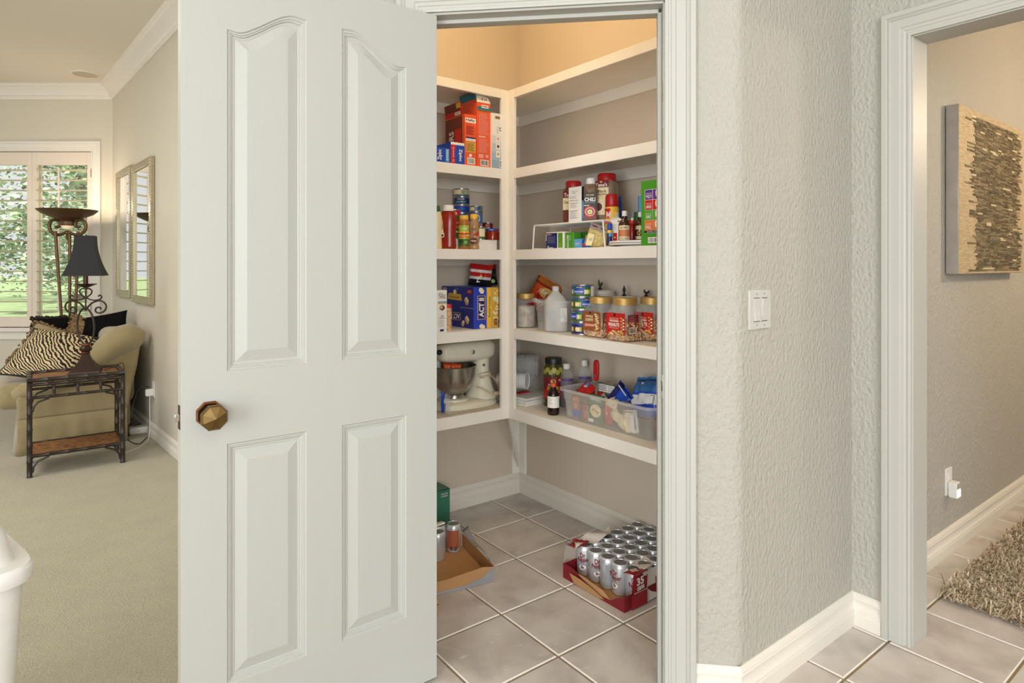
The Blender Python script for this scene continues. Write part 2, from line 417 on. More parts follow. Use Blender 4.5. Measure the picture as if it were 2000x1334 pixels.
bp = N.new('ShaderNodeBump'); bp.inputs['Strength'].default_value = .12; bp.inputs['Distance'].default_value = .002; L.new(n2.outputs[0], bp.inputs['Height']); L.new(bp.outputs[0], B.inputs['Normal'])
hs = TS / 2 - .0042
tile_edge_highlight = mat('tile_edge_highlight', (232, 227, 220), .35, var=.08, vscale=60)  # paler colour paints in the highlight that the chamfers catch
tb = MB(); c = .0028
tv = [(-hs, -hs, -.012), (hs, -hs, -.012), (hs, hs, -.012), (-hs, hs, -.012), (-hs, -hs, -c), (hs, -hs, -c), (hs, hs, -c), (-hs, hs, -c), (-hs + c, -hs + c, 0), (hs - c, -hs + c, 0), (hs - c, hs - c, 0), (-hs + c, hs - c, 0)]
tb.add(tv, [(0, 1, 5, 4), (1, 2, 6, 5), (2, 3, 7, 6), (3, 0, 4, 7), (4, 5, 9, 8), (5, 6, 10, 9), (6, 7, 11, 10), (7, 4, 8, 11)], tile_edge_highlight)
tb.add(tv[8:], [(0, 1, 2, 3)], tile_m)
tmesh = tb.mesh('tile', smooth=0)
def inview(x, y, m=60):
    z = depth((x, y))
    if z < .4: return False
    u = 1000 + F * (x * ST - y * CT) / z; v = HZ + F * H / z
    return -m < u < 2000 + m and v < 1334 + m * 2
for i in range(-9, 10):
    for j in range(-10, 3):
        cx, cy = T0x + (i + .5) * TS, T0y + (j + .5) * TS
        if not any(inview(cx + a * hs, cy + d * hs) for a in (-1, 1) for d in (-1, 1)): continue
        if cx < .62 and cy > 1.4: continue
        if cx > 2.5 and cy > 1.2: continue
        if cx < .9 and cy < 1.2: continue
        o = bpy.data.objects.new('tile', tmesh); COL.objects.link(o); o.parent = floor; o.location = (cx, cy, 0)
carpet_m = mat('carpet_pile', (188, 181, 158), 0.95, var=.10, vscale=6, bump=1.0, bscale=170, bdist=.010, spec=.1, sheen=.3)
cp = [(-6.4, 1.76), (.74, 1.76), (.80, 1.90), (.905, 2.93), (LO.x, LO.y), (wl.x, wl.y)]
struct(prism_obj('floor_carpet', cp, -.004, .010, carpet_m, smooth=0), 'beige cut-pile carpet of the living room')

# --- trims
a0, a1, a2 = diag(.2965), k0, Vector((2.35, YS))
sweep('baseboard_switch_wall', [(a0.x, a0.y), (k0.x, k0.y), (2.35, YS), (2.35, .944)], BASE, bright_trim, side=-1)
sweep('baseboard_pantry', [(.93, AY), (AX, AY), (AX, 1.16)], BASE, bright_trim, side=-1)
sweep('baseboard_hall', [(2.47, 1.04), (5.5, 1.04)], BASE, bright_trim, side=-1)
sweep('baseboard_mirror_wall', [(.905, 2.93), (LO.x, LO.y), (wl.x, wl.y)], BASE, bright_trim, side=1)
CROWN = [(0, -.128), (.012, -.128), (.014, -.116), (.022, -.108), (.026, -.100), (.034, -.096), (.040, -.080), (.058, -.050), (.078, -.034), (.082, -.026), (.092, -.022), (.096, -.010), (.108, -.006), (.108, 0), (0, 0)]
sweep('trim_crown', [(.905, 2.93), (LO.x, LO.y), (wl.x, wl.y)], [(t, CEIL + z) for t, z in CROWN], bright_trim, side=1)
DM = frame(diag(0), (R2, -R2, 0), (R2, R2, 0), (0, 0, 1))
casing('trim_pantry_door', DM, -.515, .204, 2.058, CAS, white_trim)
# jamb, stop and strike of the pantry door
j = MB()
j.box(-.533, -.515, 0, .115, 0, 2.072, white_trim, DM).box(.204, .222, 0, .115, 0, 2.072, white_trim, DM).box(-.533, .222, 0, .115, 2.056, 2.074, white_trim, DM)
jamb = struct(j.build('trim_pantry_jamb', bevel=.0015), 'white jamb of the pantry door')
j = MB().box(-.515, -.503, .040, .078, 0, 2.056, white_trim, DM).box(.192, .204, .040, .078, 0, 2.056, white_trim, DM).box(-.515, .204, .040, .078, 2.043, 2.056, white_trim, DM)
j.build('door_stop', jamb, bevel=.002)
sp = MB().box(.2018, .2042, .003, .036, .885, .955, chrome, DM).box(.2010, .2022, .010, .026, .905, .935, black_plastic, DM)
sp.build('strike_plate', jamb, bevel=.0006)
for hz_ in (1.80, 1.66):
    MB().box(.2030, .2046, .014, .018, hz_ - .03, hz_ + .03, mat('bare_wood_chip', (150, 128, 106), .8), DM).build('paint_chip', jamb)
# inside casing of the pantry
# hall doorway jamb and casing
HM = frame((2.35, .856, 0), (0, -1, 0), (1, 0, 0), (0, 0, 1))
casing('trim_hall_opening', HM, .006, .906, 2.046, CAS, white_trim)
j = MB().box(-.012, .006, 0, .12, 0, 2.064, white_trim, HM).box(.906, .924, 0, .12, 0, 2.064, white_trim, HM).box(-.012, .924, 0, .12, 2.046, 2.064, white_trim, HM)
struct(j.build('trim_hall_jamb', bevel=.0015), 'white painted jamb of the hall doorway')

# --- pantry door, opened against the view (its visible face looks to -Y)
DX0, DX1, DY, DZ0, DZ1 = .291, 1.000, 1.679, .012, 2.050
TK = .035
PAN = [(.104, .304, .218, .822, 0), (.404, .604, .218, .822, 0), (.104, .304, 1.003, None, 1), (.404, .604, 1.003, None, -1)]
def ztop(p, x, d=0.0):
    if p[3]: return p[3]
    t = (x - p[0]) / (p[1] - p[0])
    if p[4] < 0: t = 1 - t
    t2 = min(1.0, max(0.0, (t - .10 * (1 - d / .09)) / (.76 + d * 2))); sm = t2 * t2 * (3 - 2 * t2)
    return 1.859 - .003 * math.sin(min(1, t / .3) * PI) * (1 - d / .05) + (.073 - .020 * d / .047) * sm - .003 * max(0, t - .86) / .14 + .12 * d
W_ = DX1 - DX0; HH = DZ1 - DZ0
b = MB()
def rect_y(b, x0, x1, z0, z1, m): b.add([(x0, 0, z0), (x1, 0, z0), (x1, 0, z1), (x0, 0, z1)], [(0, 1, 2, 3)], m)
rect_y(b, 0, .104, 0, HH, door_paint); rect_y(b, .304, .404, .218, HH - .1, door_paint); rect_y(b, .604, W_, 0, HH, door_paint)
rect_y(b, .104, .604, 0, .218, door_rail)
for x0 in (.104, .404): rect_y(b, x0, x0 + .2, .822, 1.003, door_rail)
rect_y(b, .304, .404, HH - .1, HH, door_rail)
NS = 24
for p in PAN[2:]:
    for k in range(NS):
        xa = p[0] + .2 * k / NS; xb = p[0] + .2 * (k + 1) / NS
        b.add([(xa, 0, ztop(p, xa)), (xb, 0, ztop(p, xb)), (xb, 0, HH), (xa, 0, HH)], [(0, 1, 2, 3)], door_rail)
b.box(0, W_, .012, TK, 0, HH, white_trim)
b.add([(0, 0, 0), (0, .012, 0), (0, .012, HH), (0, 0, HH)], [(0, 1, 2, 3)], white_trim)
b.add([(W_, 0, 0), (W_, .012, 0), (W_, .012, HH), (W_, 0, HH)], [(0, 1, 2, 3)], white_trim)
b.add([(0, 0, HH), (W_, 0, HH), (W_, .012, HH), (0, .012, HH)], [(0, 1, 2, 3)], white_trim)
b.add([(0, 0, 0), (W_, 0, 0), (W_, .012, 0), (0, .012, 0)], [(0, 1, 2, 3)], white_trim)
door = b.build('door_1', smooth=20, loc=(DX0, DY, DZ0)); struct(door, 'white moulded pantry door standing open with four raised panels')
RINGS = [(0, 0), (.003, .0035), (.007, .0035), (.0085, .006), (.0115, .006), (.014, .0095), (.018, .0095), (.021, .0105), (.047, .0035), (.0485, .003)]
for p in PAN:
    b = MB(); nt_ = NS if not p[3] else 2; rings = []
    for d, dep in RINGS:
        xa, xb = p[0] + d, p[1] - d; zb = p[2] + d
        ring = [(xa, dep, zb), (xb, dep, zb)]
        for k in range(nt_ + 1):
            t = 1 - k / nt_; xo = p[0] + (p[1] - p[0]) * t
            ring.append((xa + (xb - xa) * t, dep, ztop(p, xo, d) - d))
        rings.append(ring)
    n = len(rings[0]); vs = [v for r in rings for v in r]; fs = []
    for i in range(len(rings) - 1):
        for k in range(n): fs.append((i * n + k, i * n + (k + 1) % n, (i + 1) * n + (k + 1) % n, (i + 1) * n + k))
    fs.append(tuple((len(rings) - 1) * n + k for k in range(n)))
    b.add(vs, fs, door_paint); b.build('panel', door, smooth=14)
brass = mat('antique_brass', (122, 100, 62), .36, .85, var=.3, vscale=60)
bronze = mat('dark_bronze', (64, 50, 40), .35, .8, var=.2, vscale=70)
copper_edge = mat('copper_edge', (150, 92, 54), .35, .8)
KM = frame((.064, 0, .903), (1, 0, 0), (0, 0, 1), (0, -1, 0))
KM = KM @ Matrix.Rotation(PI / 8, 4, 'Z')
k = MB().lathe([(.0335, 0), (.0335, .004), (.031, .007), (.0285, .007), (.027, .005), (.0265, .005)], bronze, 8, KM, ms=[bronze, copper_edge, copper_edge, bronze, bronze])
knob = k.build('knob', door, smooth=20); knob['label'] = 'faceted brass knob'
MB().lathe([(.020, .004), (.016, .012), (.013, .022), (.013, .034), (.022, .040), (.030, .046)], bronze, 8, KM).build('shank', knob, smooth=20)
MB().lathe([(.029, .040), (.0325, .046), (.0325, .050), (.028, .056), (.0005, .069)], brass, 8, KM, ms=[bronze, brass, brass, brass]).build('knob_cap', knob, smooth=8)
MB().box(-.0012, .0004, .006, .029, .872, .930, bronze).build('latch_plate', door, bevel=.0005)
MB().prism([(0, .010), (-.011, .0105), (-.011, .014), (-.003, .024), (0, .024)], .892, .910, chrome).build('latch_bolt', door, bevel=.001)
for hz_ in (.18, 1.0, 1.86):
    MB().lathe([(.006, hz_ - .045), (.006, hz_ + .045)], brass, 10, Matrix.Translation((W_ - .003, TK + .003, 0))).build('hinge', door)

# --- living room window with plantation shutters
def inW(o): o.matrix_world = WM; return o
win = struct(inW(MB().box(WX0, WX1, .10, .125, WZ0, WZ0 + .05, bright_trim).box(WX0, WX1, .10, .125, WZ1 - .05, WZ1, bright_trim).box(WX0, WX0 + .05, .10, .125, WZ0, WZ1, bright_trim).box(WX1 - .05, WX1, .10, .125, WZ0, WZ1, bright_trim).box((WX0 + WX1) / 2 - .02, (WX0 + WX1) / 2 + .02, .10, .125, WZ0, WZ1, bright_trim).build('window_1', bevel=.003)), 'window with white plantation shutters looking onto trees')
pane_m = mat('window_glass', (240, 245, 245), .03, alpha=.06)
for i in range(2):
    xa = WX0 + .05 if i == 0 else (WX0 + WX1) / 2 + .02; xb = (WX0 + WX1) / 2 - .02 if i == 0 else WX1 - .05
    MB().box(xa, xb, .11, .114, WZ0 + .05, WZ1 - .05, pane_m).build('pane', win)
MB().box(WX0 - .09, WX1 + .09, -.05, .10, WZ0 - .035, WZ0, bright_trim).box(WX0 - .07, WX1 + .07, -.018, 0, WZ0 - .11, WZ0 - .035, bright_trim).build('window_sill', win, bevel=.004)
cM = WM.copy()
casing('trim_window', WM, WX0, WX1, WZ1, CAS, bright_trim, zb=WZ0)
mid = (lx(52) + lx(69)) / 2
shut_m = mat('shutter_paint', (224, 212, 196), .4, var=.01)
for i, (xa, xb) in enumerate(((WX0 + .004, mid - .001), (mid + .001, WX1 - .004))):
    sh = MB(); st = .046; y0, y1 = .012, .040
    zb, zt = WZ0 + .004, WZ1 - .004; r0, r1 = lz(619), lz(322)
    sh.box(xa, xa + st, y0, y1, zb, zt, shut_m).box(xb - st, xb, y0, y1, zb, zt, shut_m).box(xa + st, xb - st, y0, y1, zb, r0, shut_m).box(xa + st, xb - st, y0, y1, r1, zt, shut_m)
    so = sh.build('shutter_panel', win, bevel=.002)
    nl = 15; sp_ = (r1 - r0) / nl
    for q in range(nl):
        zc = r0 + sp_ * (q + .5)
        T = Matrix.Translation((0, (y0 + y1) / 2, zc)) @ Matrix.Rotation(math.radians(-4), 4, 'X')
        pr = [(-.040, 0), (-.020, .0042), (0, .0052), (.020, .0042), (.040, 0), (.020, -.0042), (0, -.0052), (-.020, -.0042)]
        MB().prism(pr, xa + st + .001, xb - st - .001, shut_m, T @ frame((0, 0, 0), (0, 1, 0), (0, 0, 1), (1, 0, 0))).build('louver', so)
    MB().box((xa + xb) / 2 - .006, (xa + xb) / 2 + .006, -.038, -.026, r0 + .05, r1 - .03, shut_m).build('tilt_rod', so)
    for hz_ in (WZ0 + .2, WZ1 - .2):
        MB().box(xb - .004 if i else xa - .002, xb + .002 if i else xa + .004, -.002, .012, hz_ - .04, hz_ + .04, dark_iron).build('hinge', so)
# ceiling speaker of the living room
sp0 = atD(167, 145, 4.8); t_ = (CEIL - H) / (sp0.z - H); spk = Vector((sp0.x * t_, sp0.y * t_, CEIL))
cs = thing('ceiling_speaker', 'round flush speaker grille set in the living room ceiling', 'speaker', spk)
MB().lathe([(.115, 0), (.115, -.006), (.098, -.007), (.098, -.002)], ceil_paint, 32).build('rim', cs)
MB().lathe([(.0985, -.0015), (.0985, -.004), (.001, -.005)], mat('speaker_mesh', (196, 184, 164), .8, bump=.4, bscale=900), 32).build('grille', cs)
# --- outside
lawn_m = mat('lawn', (128, 152, 100), .95, vscale=3, col2=(158, 176, 128), bump=.5, bscale=60, bdist=.02)
o = MB().box(-60, 60, .165, 70, -.25, -.12, lawn_m).build('lawn'); o.matrix_world = WM; o['kind'] = 'structure'; o['label'] = 'sunny green lawn outside the window'
cream_ext = mat('cream_siding', (236, 226, 176), .7)
o = MB().box(lx(146) * 1.35 + .02, .5, 1.9, 2.1, -.12, 3.4, cream_ext).box(-6, .5, 1.6, 2.1, 2.66, 3.4, cream_ext).build('wall_porch'); o.matrix_world = WM; struct(o, 'cream porch pier and beam outside the window')
leafs = [mat('leaf_bright', (184, 200, 164), .7, var=.2, vscale=3), mat('leaf_mid', (142, 166, 124), .7, var=.2, vscale=3), mat('leaf_deep', (92, 118, 86), .7, var=.2, vscale=3)]
bark = mat('bark', (92, 74, 58), .9, bump=.5, bscale=30)
def tree(loc, h, rad, label, n=5200, mix_=(0, 1, 2)):
    t = thing('tree', label, 'tree', loc, 0, 'trees beyond the window'); rnd = random.Random(int(h * 100 + rad * 17))
    MB().tube([(0, 0, 0), (.1, 0, h * .3), (-.05, .1, h * .6), (.1, 0, h * .9)], [h * .03, h * .024, h * .015, h * .004], bark, 8).build('trunk', t)
    b = MB(); cl = []
    for k in range(46):
        a = rnd.random() * 2 * PI; zz = h * (.10 + .9 * rnd.random()); rr = rad * math.sqrt(rnd.random()) * (1.05 - .55 * zz / h)
        cl.append((rr * math.cos(a), rr * math.sin(a), zz, rad * (.16 + .2 * rnd.random())))
    for k in range(n):
        c_ = rnd.choice(cl); d = Vector((rnd.gauss(0, 1), rnd.gauss(0, 1), rnd.gauss(0, .7))).normalized() * c_[3] * (rnd.random() ** .4)
        p = Vector(c_[:3]) + d; s_ = .07 + .08 * rnd.random()
        a = Vector((rnd.gauss(0, 1), rnd.gauss(0, 1), rnd.gauss(0, .5))).normalized(); e_ = a.cross(Vector((rnd.gauss(0, 1), rnd.gauss(0, 1), 1))).normalized()
        b.add([p - a * s_, p + e_ * s_ * .45, p + a * s_, p - e_ * s_ * .45], [(0, 1, 2, 3)], leafs[rnd.choice(mix_)])
    cr = b.build('crown', t, smooth=0); cr['kind'] = 'stuff'
def outW(x, y): v = WM @ Vector((x, y, -.12)); return v
tree(outW(-4.4, 11.0), 7.5, 3.0, 'leafy tree outside the window nearest the porch pier', 14000)
tree(outW(-8.4, 13.0), 8.5, 3.4, 'leafy tree outside at the outer edge of the window', 14000, (0, 0, 1, 2))
tree(outW(-1.0, 15.0), 8.0, 3.2, 'bright leafy tree showing behind the porch pier', 9000, (0, 1))
tree(outW(-7.0, 21.0), 10.5, 4.6, 'tall dark tree farther off across the lawn', 12000, (1, 2, 2))
tree(outW(-14.0, 20.0), 10.0, 4.6, 'wide tree farthest out across the lawn', 12000, (0, 1, 2))
# ================================================================== built-in pantry shelving
SH = [2.137, 1.750, 1.356, .973, .585]; SB = [2.094, 1.702, 1.308, .924, .530]
shv = thing('pantry_shelving', 'white built-in corner shelving with five tiers', 'shelf', (AX, AY, 0))
def sv(b, name, **k): return b.build(name, shv, loc=(-AX, -AY, 0), **k)
for i in range(5):
    zt, zb = SH[i], SB[i]
    sv(MB().box(.935, AX - .001, YA + .018, AY - .001, zt - .02, zt, shelf_paint), 'shelf_board', bevel=.001)
    sv(MB().box(XB + .018, AX - .001, 1.165, YA + .018, zt - .02, zt, shelf_paint), 'shelf_board', bevel=.001)
    sv(MB().box(.935, XB + .001, YA, YA + .018, zb, zt, shelf_paint), 'fascia', bevel=.002)
    sv(MB().box(XB, XB + .018, 1.165, YA + .018, zb, zt, shelf_paint), 'fascia', bevel=.002)
    sv(MB().box(.935, AX - .02, AY - .018, AY - .001, zt - .075, zt - .02, shelf_paint), 'cleat', bevel=.001)
    sv(MB().box(AX - .018, AX - .001, 1.165, AY - .002, zt - .075, zt - .02, shelf_paint), 'cleat', bevel=.001)
sv(MB().box(XB - .042, XB + .0015, YA - .0008, YA + .0175, .530, 2.137, shelf_paint), 'post', bevel=.002)
sv(MB().box(XB - .0008, XB + .0175, YA - .042, YA + .0005, .530, 2.137, shelf_paint), 'post', bevel=.002)
sv(MB().box(AX - .062, AX - .001, AY - .014, AY - .001, .113, .510, shelf_paint), 'wall_plank', bevel=.001)
sv(MB().box(AX - .014, AX - .001, AY - .062, AY - .014, .113, .510, shelf_paint), 'wall_plank', bevel=.001)
d_ = Vector((AX - .022, AY - .022, .150)) - Vector((XB + .035, YA + .035, .522))
MB().tube([Vector((XB + .035, YA + .035, .522)), Vector((XB + .035, YA + .035, .522)) + d_], .011, shelf_paint, 8, flat=.35).build('brace', shv, loc=(-AX, -AY, 0))
# pantry ceiling lamp (above the door head)
pc = thing('pantry_lamp', 'round glass ceiling lamp inside the pantry', 'lamp', (1.42, 2.02, CEIL))
MB().lathe([(.07, 0), (.07, -.025), (.05, -.04), (.05, -.06)], white_plastic, 20).build('holder', pc)
lamp_dome = mat('lamp_glass', (255, 236, 205), .3, alpha=.25, emit=(255, 214, 160), estr=3)
MB().lathe([(.052, -.05), (.10, -.10), (.13, -.17), (.13, -.24)], lamp_dome, 24).build('shade', pc)
hc = thing('hall_lamp', 'round ceiling lamp in the hall', 'lamp', (4.3, -.25, CEIL))
MB().lathe([(.09, 0), (.09, -.03), (.06, -.05)], white_plastic, 20).build('holder', hc)
MB().tube([(0, 0, -.04), (0, 0, -.68)], .006, dark_iron, 8).build('stem', hc)
MB().lathe([(.04, -.66), (.14, -.70), (.17, -.78)], lamp_dome, 24).build('shade', hc)

# ================================================================== switches, outlets
ps0, ps1 = atY(1460.5, 567, YS), atY(1502.5, 640, YS)
pl = thing('switch_plate', 'white double rocker switch plate on the beige wall', 'switch', ((ps0.x + ps1.x) / 2, YS, (ps0.z + ps1.z) / 2))
w2, h2 = (ps1.x - ps0.x) / 2, (ps0.z - ps1.z) / 2
MB().box(-w2, w2, -.006, .001, -h2, h2, plate_plastic).build('plate', pl, bevel=.002)
for sx, up in ((-.021, 1), (.021, -1)):
    b = MB(); hw = .0145; hz_ = .034
    f0, f1 = (.0075, .013) if up > 0 else (.013, .0075)
    b.add([(sx - hw, -.005, -hz_), (sx + hw, -.005, -hz_), (sx + hw, -.005, hz_), (sx - hw, -.005, hz_), (sx - hw, -f1, -hz_ + .001), (sx + hw, -f1, -hz_ + .001), (sx + hw, -.0085, 0), (sx - hw, -.0085, 0), (sx + hw, -f0, hz_ - .001), (sx - hw, -f0, hz_ - .001)],
          [(0, 1, 5, 4), (4, 5, 6, 7), (7, 6, 8, 9), (9, 8, 2, 3), (0, 4, 7, 9, 3), (1, 2, 8, 6, 5)], plate_plastic)
    b.build('rocker', pl, smooth=0, bevel=.0006)
    for gz in (hz_, -hz_ - .0018): MB().box(sx - hw - .001, sx + hw + .001, -.0063, -.0058, gz, gz + .0018, black_plastic).build('gap', pl)
    for sz in (-1, 1):
        MB().lathe([(.0028, 0), (.0026, .0008)], steel, 10, Matrix.Translation((sx, -.006, sz * .047)) @ Matrix.Rotation(PI / 2, 4, 'X')).build('screw', pl)
q0, q1 = atY(1845, 912, 1.04), atY(1857, 966, 1.04)
ol = thing('outlet_plate', 'white wall outlet plate in the hall under the canvas', 'outlet', ((q0.x + q1.x) / 2, 1.04, (q0.z + q1.z) / 2))
MB().box(-.036, .036, -.006, .001, -.059, .059, white_plastic).build('plate', ol, bevel=.002)
for sz in (-.02, .02): MB().lathe([(.016, 0), (.0155, .002)], white_plastic, 16, Matrix.Translation((0, -.006, sz)) @ Matrix.Rotation(PI / 2, 4, 'X')).build('socket', ol)
nl = thing('night_light', 'small glowing white night light plugged into the hall outlet', 'night light', ((q0.x + q1.x) / 2 + .004, 1.033, (q0.z + q1.z) / 2 - .032))
MB().box(-.024, .024, -.034, 0, -.034, .034, white_plastic).build('body', nl, bevel=.004)
MB().box(-.021, .021, -.036, -.030, -.031, .004, mat('night_glow', (255, 246, 225), .4, emit=(255, 240, 210), estr=1.6)).build('lens', nl, bevel=.002)
MB().box(-.021, .021, -.0355, -.030, .008, .031, mat('sensor_grey', (176, 170, 164), .4)).build('sensor_panel', nl, bevel=.001)

# ================================================================== canvas in the hall
cx0, cx1, cz0, cz1 = 3.222, 4.16, 1.242, 1.988
cv = thing('wall_canvas', 'silver-edged canvas with a dark metallic mosaic column on the hall wall', 'picture', ((cx0 + cx1) / 2, 1.04, cz0))
cw, chh = (cx1 - cx0) / 2, cz1 - cz0
MB().box(-cw, cw, -.052, -.004, 0, chh, mat('silver_leaf', (170, 164, 156), .42, .5, var=.2, vscale=14)).build('edge_frame', cv, bevel=.0015)
MB().box(-cw + .002, cw - .002, -.0535, -.050, .002, chh - .002, mat('champagne_weave', (196, 178, 146), .55, .15, vscale=60, col2=(176, 156, 122), stretch=(.35, 1, 2.2), bump=.4, bscale=180)).build('canvas_face', cv)
dk = [mat('mosaic_' + n, c, .4, .35, var=.15) for n, c in (('umber', (104, 92, 66)), ('olive', (124, 112, 82)), ('bronze', (88, 76, 52)), ('taupe', (146, 132, 104)), ('glint', (222, 212, 176)))]
b = MB(); rnd = random.Random(5); zz = .012
bx0 = atY(1906, 300, .988).x - (cx0 + cx1) / 2; bx1 = atY(1984, 300, .988).x - (cx0 + cx1) / 2
while zz < chh - .03:
    wob = .03 * math.sin(zz * 9) + .03 * math.sin(zz * 23 + 1)
    x = bx0 + wob * .7 - rnd.choice((0, .01, .02, .05, .12, .03)); xe = bx1 + .02 * math.sin(zz * 14) + rnd.choice((0, .02, .04))
    while x < xe:
        l_ = rnd.uniform(.035, .085); m_ = dk[4] if rnd.random() < .03 else rnd.choice(dk[:4])
        hh_ = rnd.uniform(.001, .004); b.box(x, min(cw - .004, x + l_), -.0535 - hh_, -.053, zz, zz + .0075, m_); x += l_ + .001
    zz += .0082
mo = b.build('mosaic_strips', cv, smooth=0); mo['kind'] = 'stuff'

# ================================================================== shag rug in the hall
rg = thing('shag_rug', 'long-pile beige shag rug on the hall tiles', 'rug', (3.5, .14, 0))
rc = [(-.72, -.74), (.80, -.74), (.80, .76), (-.70, .78)]
prism_obj('backing', rc, .002, .010, mat('rug_backing', (150, 132, 108), .95), rg)
pm = [mat('shag_' + n, c, .85, var=.1, sheen=.2) for n, c in (('sand', (198, 180, 150)), ('cream', (222, 208, 184)), ('tan', (170, 148, 116)), ('umber', (128, 106, 80)))]
b = MB(); rnd = random.Random(9)
for k in range(26000):
    x, y = rnd.uniform(-.73, .45), rnd.uniform(-.25, .78) if rnd.random() < .75 else rnd.uniform(.3, .79)
    a = rnd.gauss(-.9, .75); ln = rnd.uniform(.035, .075); lean = rnd.uniform(.45, 1.0)
    dx, dy = math.cos(a), math.sin(a); px_, py_ = -dy * .0022, dx * .0022; h1 = ln * (1.1 - lean) * .8 + .012
    p1 = (x + dx * ln * lean * .5, y + dy * ln * lean * .5); p2 = (x + dx * ln * lean, y + dy * ln * lean)
    z2 = max(.006, h1 * rnd.uniform(.5, 1.05))
    b.add([(x - px_, y - py_, .009), (x + px_, y + py_, .009), (p1[0] + px_, p1[1] + py_, h1), (p1[0] - px_, p1[1] - py_, h1), (p2[0], p2[1], z2)], [(0, 1, 2, 3), (3, 2, 4)], rnd.choice((pm[0], pm[0], pm[1], pm[1], pm[2], pm[3])))
pile = b.build('pile', rg, smooth=0); pile['kind'] = 'stuff'

# ================================================================== white bin by the carpet
tcn = thing('trash_can', 'white plastic trash can with a domed lid at the picture edge', 'trash can', (-.222, 1.885, .010), .25)
wp = mat('bin_plastic', (230, 230, 228), .35)
MB().lathe([(.150, 0), (.160, .01), (.190, .585)], wp, 72, sq=7, sx=1.0).build('body', tcn)
MB().lathe([(.188, .572), (.203, .575), (.205, .583), (.205, .604), (.200, .612), (.176, .616), (.172, .622), (.160, .680), (.135, .725), (.09, .75), (.001, .756)], wp, 72, sq=7).build('lid', tcn)

# ================================================================== living room furniture
chen = mat('sofa_chenille', (146, 131, 95), .92, var=.14, vscale=18, bump=.35, bscale=260, sheen=.4)
SY = 5.33
sofa = thing('sofa', 'olive-beige upholstered sofa with rolled arm against the mirror wall', 'sofa', (.25, 6.0, .010))
def so(b, name, **k): return b.build(name, sofa, loc=(-.25, -6.0, -.010), **k)
side = [(-.05, .24), (-.06, .38), (-.045, .45), (.02, .475), (.18, .485), (.28, .53), (.35, .61), (.44, .70), (.53, .77), (.62, .79), (.66, .70), (.64, .55), (.60, .36), (.58, .24)]
so(MB().prism(side, -(SY + .22), -SY, chen, frame((0, 0, 0), (1, 0, 0), (0, 0, 1), (0, -1, 0))), 'arm', bevel=.02, seg=3)
so(MB().tube([(-.055, SY + .06, .40), (-.02, SY + .04, .43), (.10, SY + .03, .445), (.22, SY + .03, .465), (.31, SY + .03, .53), (.38, SY + .025, .61), (.46, SY + .02, .69), (.535, SY + .02, .745), (.60, SY + .03, .755), (.648, SY + .05, .735)], [.045, .055, .055, .055, .062, .074, .090, .102, .104, .082], chen, 16), 'arm_roll', smooth=60)
so(MB().box(.44, .645, SY + .16, 6.50, .24, .80, chen), 'backrest', bevel=.07, seg=4)
so(MB().box(-.05, .50, 6.36, 6.56, .24, .60, chen), 'arm', bevel=.05, seg=3)
so(MB().box(-.04, .60, SY + .05, 6.5, .10, .30, chen), 'seat_base', bevel=.02)
so(MB().box(-.17, .48, SY + .19, 6.35, .28, .46, chen), 'seat_cushion', bevel=.06, seg=4)
def skirt(u, v):
    pth = [(-.045, 6.50), (-.045, SY + .01), (.585, SY + .01)]; L1 = 1.16; tot = L1 + .63; s_ = u * tot
    if s_ < L1: p = Vector((-.055, 6.50 - s_)); n = Vector((-1, 0))
    else: p = Vector((-.055 + s_ - L1, SY - .002)); n = Vector((0, -1))
    wv = .006 * (1 - v) * math.sin(s_ * 60); n2 = n * (wv + .02 * (1 - v))
    return (p.x + n2.x, p.y + n2.y, .012 + .235 * v)
so(MB().grid(skirt, 120, 4, chen), 'skirt', smooth=60, thick=.006)
def cushion(name, label, u, v, Z, w, h, t, roll, lean, yaw, m, extra=None):
    c = atD(u, v, Z)
    root = thing(name, label, 'pillow', c, 0)
    R = Matrix.Rotation(FACE + yaw, 4, 'Z') @ Matrix.Rotation(lean, 4, 'X') @ Matrix.Rotation(roll, 4, 'Y')
    b = MB()
    for sgn in (-1, 1):
        def fn(a, q, sgn=sgn):
            x, y = a * 2 - 1, q * 2 - 1
            e = (1 - x * x) * (1 - y * y); pin = 1 - .10 * (1 - max(abs(x), abs(y))) * 0 - .06 * (x * x * (1 - y * y)) * 0
            k = 1 - .07 * (1 - y * y) * x * x; k2 = 1 - .07 * (1 - x * x) * y * y
            return (x * w / 2 * k, sgn * t / 2 * (max(0, e) ** .42), y * h / 2 * k2)
        b.grid(fn, 18, 18, m, R)
    b.build('cover', root, smooth=60)
    edge = []
    for k in range(64):
        q = k / 64 * 4; s_ = int(q); f_ = q - s_; x, y = [(-1 + 2 * f_, -1), (1, -1 + 2 * f_), (1 - 2 * f_, 1), (-1, 1 - 2 * f_)][s_]
        kx = 1 - .07 * (1 - y * y) * x * x; ky = 1 - .07 * (1 - x * x) * y * y; edge.append(R @ Vector((x * w / 2 * kx, 0, y * h / 2 * ky)))
    if extra == 'piping': MB().tube(edge, .006, mat('black_cord', (26, 22, 20), .8), 6, closed=True).build('piping', root)
    elif extra:
        bb = MB(); rnd = random.Random(3)
        for p in edge:
            for _ in range(3): bb.ball(p + Vector((rnd.uniform(-.015, .015), rnd.uniform(-.01, .01), rnd.uniform(-.015, .015))), rnd.uniform(.008, .016), extra, 6, 4)
        bb.build('fringe', root)
    return root
zeb = mat('zebra_weave', (206, 176, 122), .8)
N, L, B = nodes_of(zeb)
tc = N.new('ShaderNodeTexCoord'); wv = N.new('ShaderNodeTexWave'); wv.inputs['Scale'].default_value = 22; wv.inputs['Distortion'].default_value = 7; wv.inputs['Detail'].default_value = 2; wv.inputs['Detail Scale'].default_value = .9
